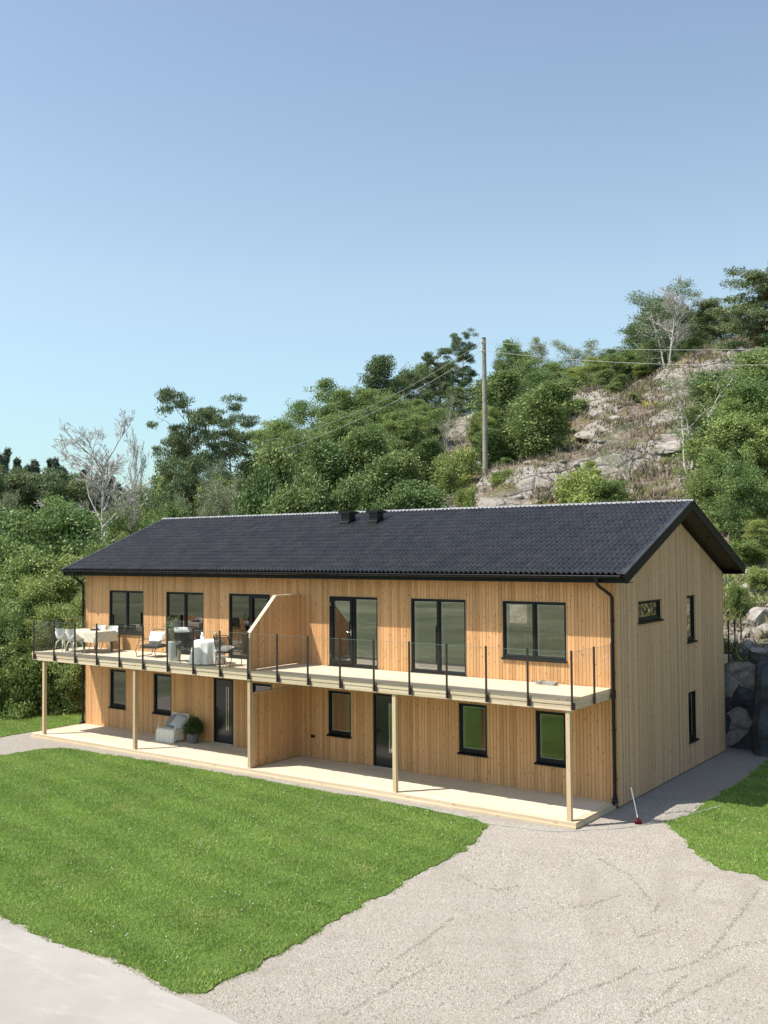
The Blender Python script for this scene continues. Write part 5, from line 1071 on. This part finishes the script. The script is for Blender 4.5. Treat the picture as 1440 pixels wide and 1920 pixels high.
def drape(u, v, hx, hy, top, drop, flare=0.05, wav=0.02):
    # rectangular cloth: parameter square mapped past the table edge
    a, b = (u-0.5)*2, (v-0.5)*2; ex, ey = a*(hx+drop), b*(hy+drop); ox, oy = max(0, abs(ex)-hx), max(0, abs(ey)-hy)
    d = max(ox, oy) if min(ox, oy) == 0 else math.hypot(ox, oy); sx_, sy_ = (1 if ex > 0 else -1), (1 if ey > 0 else -1)
    x = sx_*(min(abs(ex), hx)+flare*ox/drop*0.8+(0.006 if ox > 0 else 0)); y = sy_*(min(abs(ey), hy)+flare*oy/drop*0.8+(0.006 if oy > 0 else 0))
    w_ = wav*math.sin((ex*1.3+ey)*19)*min(1, d/0.15)
    if ox > oy: x += sx_*w_
    elif oy > 0: y += sy_*w_
    return (x, y, top-d)
o = MB().grid(lambda u, v: drape(u, v, 0.865, 0.435, 0.741, 0.36), 56, 36).build('tablecloth', M['linen'], None, (-18.95, -1.12, ZB)); tag(o, 'beige linen cloth hanging over the long dining table', 'tablecloth')
tray = empty('serving_plate', (-18.75, -1.05, ZB+0.745), 0, 'dark round plate with food in the middle of the dining table', 'plate')
MB().lathe([(0.0, 0.0), (0.12, 0.0), (0.19, 0.03), (0.195, 0.035), (0.12, 0.012), (0.0, 0.008)], 24).build('plate', M['darkwood'], tray)
for k in range(5): MB().lathe([(0, 0), (0.03, 0.012), (0.042, 0.04), (0.03, 0.07), (0, 0.08)], 10, (0.07*math.cos(k*1.26), 0.07*math.sin(k*1.26), 0.012)).build('fruit', M['food'] if k % 2 else M['linen'], tray)
# low tube lounge chair with cushions
ln_ = empty('lounge_chair', (-15.72, -1.02, ZB), math.radians(8), 'low tubular lounge chair with white cushion by the wall', 'chair')
for s in (-1, 1):
    m_ = MB(); m_.tube([(s*0.40, -0.42, 0.30), (s*0.40, -0.46, 0.22), (s*0.40, -0.40, 0.02), (s*0.40, 0.30, 0.02), (s*0.40, 0.36, 0.10), (s*0.40, 0.28, 0.40), (s*0.40, 0.42, 0.82)], 0.014, 8); m_.build('side_frame', M['bronze'], ln_)
    m_ = MB(); m_.tube([(s*0.40, -0.40, 0.33), (s*0.41, -0.30, 0.52), (s*0.41, 0.10, 0.56), (s*0.40, 0.32, 0.54)], 0.013, 8); m_.build('armrest', M['bronze'], ln_)
m_ = MB(); m_.tube([(-0.40, 0.42, 0.80), (-0.36, 0.435, 0.86), (0.36, 0.435, 0.86), (0.40, 0.42, 0.80)], 0.014, 8)
for k in range(9): m_.tube([(-0.4, -0.40+k*0.085, 0.30+k*0.004), (0.4, -0.40+k*0.085, 0.30+k*0.004)], 0.009, 5)
m_.build('seat_rails', M['bronze'], ln_)
m_ = pillow_mb(0.72, 0.70, 0.10); m_.build('seat_pad', M['rope'], ln_, (0, -0.04, 0.37))
pc = pillow_mb(0.64, 0.42, 0.16).build('cushion', M['whitecloth'], None, (-15.74, -0.92, ZB+0.62), (math.radians(68), 0, math.radians(8))); tag(pc, 'white cushion with dark stripes on the low lounge chair', 'cushion')
m_ = MB()
for k in range(11): m_.box(-0.25+k*0.05, -0.238+k*0.05, -0.195, -0.10, 0.045, 0.058)
m_.build('stripe', M['rope'], pc)
# planter with olive plant
pl = empty('planter', (-14.10, -1.62, ZB), 0, 'tall tapered grey planter with sprigs on the balcony', 'planter')
MB().lathe([(0.0, 0), (0.17, 0.0), (0.18, 0.02), (0.235, 0.60), (0.24, 0.62), (0.22, 0.62), (0.21, 0.56), (0.0, 0.56)], 28).build('pot', M['planter'], pl)
MB().lathe([(0.0, 0.565), (0.208, 0.565), (0.0, 0.575)], 20).build('soil', M['darkwood'], pl)
rg = np.random.default_rng(5); cs_ = np.column_stack([rg.normal(-0.05, 0.13, 26), rg.normal(0, 0.13, 26), rg.uniform(0.65, 1.30, 26)]); lv, lf = leaves(rg, cs_, 0.07, 16, 0.065, 0.022, 0.5)
link('sprig', fast_mesh('sprig', lv, lf, M['leaf_grey']), pl); tv_, tf_ = tubes([(np.array([0.02*k-0.05, 0, 0.56]), c_, 0.006, 0.003) for k, c_ in enumerate(cs_[:9])]); link('stem', fast_mesh('stem', tv_, tf_, M['bark']), pl)
# rope armchairs
def rope_chair(x, y, rz, lab):
    c = empty('rope_armchair', (x, y, ZB), rz, lab, 'chair', 'black rope armchairs')
    for s in (-1, 1):
        MB().tube([(s*0.29, -0.30, 0.0), (s*0.29, -0.28, 0.60), (s*0.29, -0.22, 0.64), (s*0.30, 0.16, 0.62), (s*0.27, 0.30, 0.60)], 0.012, 8).build('front_leg', M['black'], c)
        MB().tube([(s*0.26, 0.36, 0.0), (s*0.26, 0.20, 0.38), (s*0.27, 0.30, 0.62), (s*0.25, 0.44, 0.92)], 0.012, 8).build('rear_leg', M['black'], c)
    MB().tube([(-0.25, 0.44, 0.92), (-0.21, 0.455, 0.955), (0.21, 0.455, 0.955), (0.25, 0.44, 0.92)], 0.013, 8).build('top_rail', M['black'], c)
    m_ = MB()
    for k in range(22):
        xx = -0.235+k*0.0224; m_.tube([(xx, 0.435, 0.91), (xx, 0.30, 0.60), (xx, 0.22, 0.42)], 0.0085, 4)
    m_.build('rope_back', M['rope'], c)
    MB().grid(lambda u, v: ((u-0.5)*0.52, -0.28+0.52*v, 0.42-0.03*math.sin(math.pi*v)*math.sin(math.pi*u)), 8, 8).build('rope_seat', M['rope'], c)
    m_ = MB(); m_.tube([(-0.28, -0.28, 0.40), (0.28, -0.28, 0.40)], 0.012, 6); m_.tube([(-0.27, 0.20, 0.40), (0.27, 0.20, 0.40)], 0.012, 6); m_.build('stretcher', M['black'], c)
    return c
rope_chair(-13.55, -1.62, math.radians(62), 'black rope armchair turned to the round table, planter side')
rope_chair(-11.75, -1.62, math.radians(-165), 'black rope armchair with its back to the partition')
th = pillow_mb(0.50, 0.32, 0.12).build('throw', M['planter'], None, (-13.92, -1.50, ZB+0.98), (math.radians(20), 0, math.radians(62))); tag(th, 'grey folded throw over the back of the left rope chair', 'blanket')
cu = pillow_mb(0.44, 0.44, 0.13).build('cushion', M['whitecloth'], None, (-11.86, -1.66, ZB+0.50), (math.radians(15), 0, 0.2)); tag(cu, 'white cushion on the rope chair by the partition', 'cushion')
rt = empty('round_table', (-12.62, -1.62, ZB), 0, 'round table hidden under a draped white cloth', 'table')
MB().lathe([(0, 0.70), (0.42, 0.70), (0.42, 0.725), (0, 0.725)], 32).build('tabletop', M['darkwood'], rt)
for k in range(4): MB().tube([(0.12*math.cos(k*1.57), 0.12*math.sin(k*1.57), 0.70), (0.3*math.cos(k*1.57), 0.3*math.sin(k*1.57), 0)], 0.018, 8).build('leg', M['black'], rt)
pr = [(0.0, 0.731), (0.25, 0.731), (0.40, 0.730), (0.43, 0.715)]+[(0.44+0.10*t, 0.70-0.66*t) for t in np.linspace(0, 1, 12)]
o = MB().lathe(pr, 96, (0, 0, 0), True, wob=lambda t, z: 1+(0.10*math.sin(t*13+math.sin(t*3))+0.03*math.sin(t*29))*max(0, (0.72-z)/0.7)).build('tablecloth', M['whitecloth'], None, (-12.62, -1.62, ZB)); tag(o, 'white cloth falling in folds to the floor from the round table', 'tablecloth')
MBj = MB().lathe([(0, 0), (0.055, 0.0), (0.07, 0.08), (0.04, 0.17), (0.045, 0.22), (0.035, 0.22), (0.03, 0.17), (0, 0.02)], 18); tag(MBj.build('jug', M['shell'], None, (-12.85, -1.62, ZB+0.735)), 'white jug on the left of the round table', 'jug')
M['amber'] = plain('amber_glass', (0.45, 0.33, 0.18), 0.2); tag(MB().lathe([(0, 0), (0.06, 0.0), (0.065, 0.15), (0.03, 0.20), (0.03, 0.24), (0.02, 0.24), (0, 0.02)], 18).build('carafe', M['amber'], None, (-12.35, -1.55, ZB+0.735)), 'amber carafe on the right of the round table', 'carafe')
cup0 = MB().lathe([(0, 0), (0.03, 0), (0.04, 0.08), (0.034, 0.08), (0, 0.012)], 14).build('cup', M['shell'], None, (-12.62, -1.80, ZB+0.735)); tag(cup0, 'small white cup at the front of the round table', 'cup')
M['clearstool'] = plain('pale_stool', (0.66, 0.67, 0.64), 0.4)
st = empty('side_stool', (-11.62, -2.02, ZB), 0, 'low pale stool in front of the rope chair by the partition', 'stool'); MB().lathe([(0, 0.30), (0.20, 0.30), (0.205, 0.315), (0.20, 0.33), (0, 0.33)], 24).build('seat', M['clearstool'], st)
for k in range(3): MB().tube([(0.12*math.cos(k*2.1), 0.12*math.sin(k*2.1), 0.30), (0.17*math.cos(k*2.1), 0.17*math.sin(k*2.1), 0)], 0.011, 8).build('leg', M['clearstool'], st)
# bundle left on the right balcony
bd = empty('board_bundle', (-1.75, -0.32, ZB), math.radians(-4), 'small bundle of grey offcuts tied together on the empty balcony', 'bundle'); M['grey'] = plain('grey_offcut', (0.30, 0.27, 0.24), 0.6, var=0.3)
for i in range(3):
    for j in range(2): m_ = MB(); m_.cbox(-0.28+0.02*i, 0.27+0.02*j, -0.09+i*0.06, -0.035+i*0.06, 0.002+j*0.045, 0.042+j*0.045, 0.004); m_.build('offcut', M['grey'], bd)
m_ = MB(); m_.box(-0.12, -0.10, -0.095, 0.095, 0.0005, 0.094); m_.build('strap', M['black'], bd)
# ------------------------------------------------------------------ terrace furniture
be = empty('garden_bench', (-15.42, -0.48, ZD), math.radians(0), 'white garden seat with slatted back by the far front door', 'bench')
for s in (-1, 1):
    MB().tube([(s*0.40, -0.30, 0.0), (s*0.40, -0.30, 0.40)], 0.02, 8).build('leg', M['shell'], be); MB().tube([(s*0.40, 0.28, 0.0), (s*0.40, 0.26, 0.42), (s*0.39, 0.33, 0.80)], 0.02, 8).build('leg', M['shell'], be)
    MB().tube([(s*0.41, -0.30, 0.40), (s*0.41, -0.28, 0.56), (s*0.41, 0.26, 0.58)], 0.016, 8).build('armrest', M['shell'], be)
m_ = MB(); m_.cbox(-0.40, 0.40, -0.32, 0.28, 0.38, 0.41, 0.005); m_.build('seat', M['shell'], be)
m_ = MB(); m_.tube([(-0.39, 0.33, 0.78), (-0.36, 0.335, 0.83), (0.36, 0.335, 0.83), (0.39, 0.33, 0.78)], 0.018, 8); m_.tube([(-0.39, 0.28, 0.52), (0.39, 0.28, 0.52)], 0.015, 6); m_.build('back_rail', M['shell'], be)
bs = MB(); bs.tube([(0, 0.28, 0.52), (0, 0.333, 0.82)], 0.011, 6); bsm = bs.mesh('back_slat', M['shell'])
for k in range(15): link('back_slat', bsm, be, (-0.35+k*0.05, 0, 0))
M['creamthrow'] = plain('cream_throw', (0.70, 0.66, 0.57), 0.95, var=0.05, scale=30)
def throw(u, v):
    a = -0.47+0.94*u; s = 1.12*v
    if s < 0.50: y, z = 0.18-s, 0.428
    else: y, z = -0.335-0.10*(s-0.5), 0.425-(s-0.5)*0.88
    w_ = 0.018*math.sin(u*26)*(max(0, s-0.48)*2); side = max(0, abs(a)-0.42)
    return (a-(0.03*(1 if a > 0 else -1) if side > 0 else 0), y+w_, z-side*1.0*(1 if s < 0.52 else 0.0)+0.02*math.sin(u*9)*(s > 0.95))
o = MB().grid(throw, 40, 26).build('throw', M['creamthrow'], None, (-15.42, -0.48, ZD)); tag(o, 'cream throw spread over the garden seat and hanging in front', 'blanket')
o = MB().grid(lambda u, v: (0.455+0.02*math.sin(u*20)*v, -0.34+0.36*u, 0.425-0.36*v), 14, 8).build('side_fold', M['creamthrow'], o)
o = pillow_mb(0.46, 0.46, 0.15).build('cushion', M['greyclth'], None, (-15.60, -0.40, ZD+0.60), (math.radians(58), math.radians(-12), math.radians(-14))); tag(o, 'dark grey cushion on the left of the garden seat', 'cushion')
o = pillow_mb(0.50, 0.50, 0.15).build('cushion', M['planter'], None, (-15.22, -0.38, ZD+0.62), (math.radians(52), math.radians(18), math.radians(10))); tag(o, 'light grey cushion on the right of the garden seat', 'cushion')
pp = empty('potted_conifer', (-14.50, -0.42, ZD), 0, 'bushy green conifer in a dark pot beside the garden seat', 'potted plant')
MB().lathe([(0, 0), (0.13, 0.0), (0.15, 0.02), (0.20, 0.30), (0.205, 0.32), (0.18, 0.32), (0.17, 0.28), (0, 0.28)], 24).build('pot', M['cement'], pp)
rg = np.random.default_rng(9); dd_ = unit(rg.normal(0, 1, (240, 3))); dd_[:, 2] = np.abs(dd_[:, 2]*1.1)-0.1; cs_ = dd_*np.array([0.28, 0.28, 0.42])*rg.uniform(0.3, 1, (240, 1))+np.array([0, 0, 0.36]); lv, lf = leaves(rg, cs_, 0.05, 60, 0.055, 0.014, 1.0, 1.2)
link('foliage', fast_mesh('foliage', lv, lf, M['potleaf']), pp); tv_, tf_ = tubes([(np.array([0, 0, 0.25]), c_, 0.008, 0.003) for c_ in cs_[::10]]); link('stem', fast_mesh('stem', tv_, tf_, M['bark']), pp)
# ------------------------------------------------------------------ yard
M['red'] = plain('red_plastic', (0.15, 0.008, 0.012), 0.45)
br = empty('broom', (0.94, -1.10, 0.0), 0, 'broom with pale handle and dark red head leaning by the gable', 'broom')
MB().tube([(0.0, 0.0, 0.10), (-0.20, 0.10, 0.80)], 0.014, 8).build('handle', M['whitepaint'], br)
m_ = MB(); m_.cbox(-0.08, 0.08, -0.03, 0.03, 0.05, 0.10, 0.008); m_.lathe([(0.022, 0.10), (0.018, 0.16)], 10); m_.build('head', M['red'], br, None, (0, 0, math.radians(25)))
m_ = MB(); rr2 = random.Random(4)
for k in range(70): x, y = rr2.uniform(-0.075, 0.075), rr2.uniform(-0.03, 0.03); m_.tube([(x, y, 0.05), (x*1.08, y*1.3, 0.001)], 0.004, 3, False)
m_.build('bristles', M['red'], br, None, (0, 0, math.radians(25)))
HP = [(-9.5, -2.55), (-8.0, -2.72), (-6.456, -2.80), (-5.5, -2.74), (-4.2, -2.86), (-2.75, -3.02), (-2.0, -3.05), (-1.376, -2.94), (-0.7, -2.86), (-0.27, -2.70), (0.2, -2.25), (0.634, -1.83), (0.95, -1.35), (1.24, -0.78), (1.5, -0.2), (1.75, 0.30), (1.95, 0.9), (2.1, 1.5)]
def spline(P, k=6):
    out = []; P = [P[0]]+P+[P[-1]]
    for i in range(1, len(P)-2):
        for j in range(k):
            t = j/k; out.append(tuple(0.5*((2*P[i][d])+(-P[i-1][d]+P[i+1][d])*t+(2*P[i-1][d]-5*P[i][d]+4*P[i+1][d]-P[i+2][d])*t*t+(-P[i-1][d]+3*P[i][d]-3*P[i+1][d]+P[i+2][d])*t**3) for d in (0, 1)))
    return out
M['hose'] = plain('hose_pale', (0.42, 0.43, 0.41), 0.5)
pts = [(x, y, 0.075 if inside(pA, np.array([[x, y]]))[0] or inside(pB, np.array([[x, y]]))[0] else 0.018) for x, y in spline(HP)]
m_ = MB(); m_.tube(pts, 0.0075, 6); tag(m_.build('garden_hose', M['hose']), 'thin pale garden hose lying along the terrace and across the gravel', 'hose')
# shallow wheel ruts and scuffs: low ridges of darker grit
M['grit'] = plain('darker_grit', (0.21, 0.185, 0.155), 0.95, var=0.25, scale=9)
rt_ = random.Random(6)
def gp(px, py): v = ray(px, py); t = -CAM[2]/v[2]; return CAM+v*t
RUTS = [[(1425, 1665), (1375, 1730), (1330, 1785), (1300, 1805), (1250, 1820), (1205, 1828)], [(1440, 1762), (1400, 1770), (1360, 1780), (1325, 1798)], [(1230, 1750), (1195, 1758), (1240, 1738)], [(1400, 1810), (1350, 1838), (1300, 1860), (1255, 1885), (1215, 1905), (1190, 1920)], [(1290, 1825), (1260, 1850), (1220, 1885), (1190, 1912)], [(1205, 1808), (1160, 1835), (1130, 1846), (1080, 1862), (1030, 1885), (990, 1908)], [(1070, 1800), (1040, 1830), (1000, 1855), (960, 1875), (930, 1895)], [(1050, 1700), (1075, 1702), (1110, 1696), (1160, 1678)], [(930, 1672), (950, 1665), (975, 1660)], [(1300, 1672), (1320, 1650)], [(1232, 1700), (1222, 1712)]]
RUTS += [[(1000, 1900), (960, 1912)], [(640, 1905), (700, 1870), (760, 1835), (830, 1800)], [(860, 1640), (905, 1665), (960, 1668)], [(1120, 1610), (1180, 1640), (1220, 1690)], [(700, 1830), (740, 1800), (800, 1760), (850, 1720)], [(1020, 1725), (1016, 1722)], [(1237, 1692), (1230, 1702)], [(1236, 1694), (1231, 1700)], [(1112, 1905), (1118, 1902)], [(1110, 1903), (1120, 1906)]]
gv = []; gf = []
rs_ = np.random.default_rng(3)
for rut in RUTS:
    g = [gp(*q)[:2] for q in rut]
    for a, b in zip(g[:-1], g[1:]):
        L = np.linalg.norm(b-a); n = int(L*70)
        for k in range(n):
            p = a+(b-a)*rs_.random()+rs_.normal(0, 0.024, 2); s = rs_.uniform(0.008, 0.018); an = rs_.uniform(0, 6.28); i0 = len(gv)
            for t in (0, 2.1, 4.2): gv.append((p[0]+s*math.cos(an+t), p[1]+s*math.sin(an+t), 0.0))
            gv.append((p[0], p[1], s*1.1)); gf += [(i0, i0+1, i0+3), (i0+1, i0+2, i0+3), (i0+2, i0, i0+3)]
tag(link('rut_grit', fast_mesh('rut_grit', gv, gf, M['grit'])), 'dark grit lying in the wheel ruts of the yard', 'grit', kind='stuff')
# inside the far flat: lamp on a small table
lt = empty('side_table', (-17.75, 0.75, 2.881), 0, 'small pale table inside the leftmost upper window', 'table'); MB().lathe([(0, 0.66), (0.28, 0.66), (0.28, 0.70), (0, 0.70)], 20).build('top', M['whitepaint'], lt); MB().lathe([(0.03, 0.0), (0.03, 0.66)], 10).build('foot', M['whitepaint'], lt)
lp = empty('table_lamp', (-17.75, 0.75, 3.583), 0, 'small white mushroom lamp behind the leftmost upper window', 'lamp'); MB().lathe([(0, 0), (0.08, 0.0), (0.03, 0.05), (0.02, 0.25)], 14).build('base', M['darkwood'], lp); MB().lathe([(0.16, 0.24), (0.13, 0.33), (0.06, 0.38), (0, 0.39)], 20).build('shade', M['whitepaint'], lp)
ob = empty('sofa', (-15.0, 1.6, 2.881), 0, 'pale sofa inside the second upper window from the left', 'sofa')
m_ = MB(); m_.cbox(-0.8, 0.8, -0.35, 0.35, 0.12, 0.42, 0.03); m_.build('seat', M['planter'], ob); m_ = MB(); m_.cbox(-0.8, 0.8, 0.36, 0.55, 0.12, 0.85, 0.03); m_.build('backrest', M['planter'], ob)

M['petal'] = plain('white_petals', (0.8, 0.8, 0.78), 0.7); M['petaly'] = plain('yellow_petals', (0.7, 0.5, 0.03), 0.7)
rg = np.random.default_rng(44); Q = np.column_stack([rg.uniform(-18, -1, 260), rg.uniform(-13, -3, 260)]); Q = Q[inside(pA, Q)]; Q2 = np.column_stack([rg.uniform(1.5, 8, 90), rg.uniform(-3.8, 6, 90)]); Q2 = Q2[inside(pB, Q2)]
mb = MB()
for x, y in np.concatenate([Q, Q2]): mb.lathe([(0, 0), (0.010, 0.006), (0.012, 0.014), (0, 0.02)], 6, (x, y, 0.055))
tag(mb.build('clover_flowers', M['petal']), 'tiny white clover flowers dotted over the lawns', 'flowers', kind='stuff')
P = np.column_stack([rg.uniform(-3, 9, 9000), rg.uniform(-13.3, 1, 9000)]); P = P[~inside(pA, P) & ~inside(pB, P) & ~((P[:, 0] < 0.1) & (P[:, 1] > -2.5))]
mask = np.array([mn.noise((x*0.5, y*0.5, 20)) > 0.05 for x, y in P]); P = P[mask]; gv = []; gf = []
for x, y in P:
    s = rg.uniform(0.010, 0.022); a = rg.uniform(0, 6.28); i0 = len(gv)
    for t in (0, 2.1, 4.2): gv.append((x+s*math.cos(a+t), y+s*math.sin(a+t), 0.0))
    gv.append((x, y, s*0.9)); gf += [(i0, i0+1, i0+3), (i0+1, i0+2, i0+3), (i0+2, i0, i0+3)]
tag(link('dark_grit', fast_mesh('dark_grit', gv, gf, M['grit'])), 'darker stones mixed patchily into the pale gravel', 'grit', kind='stuff')
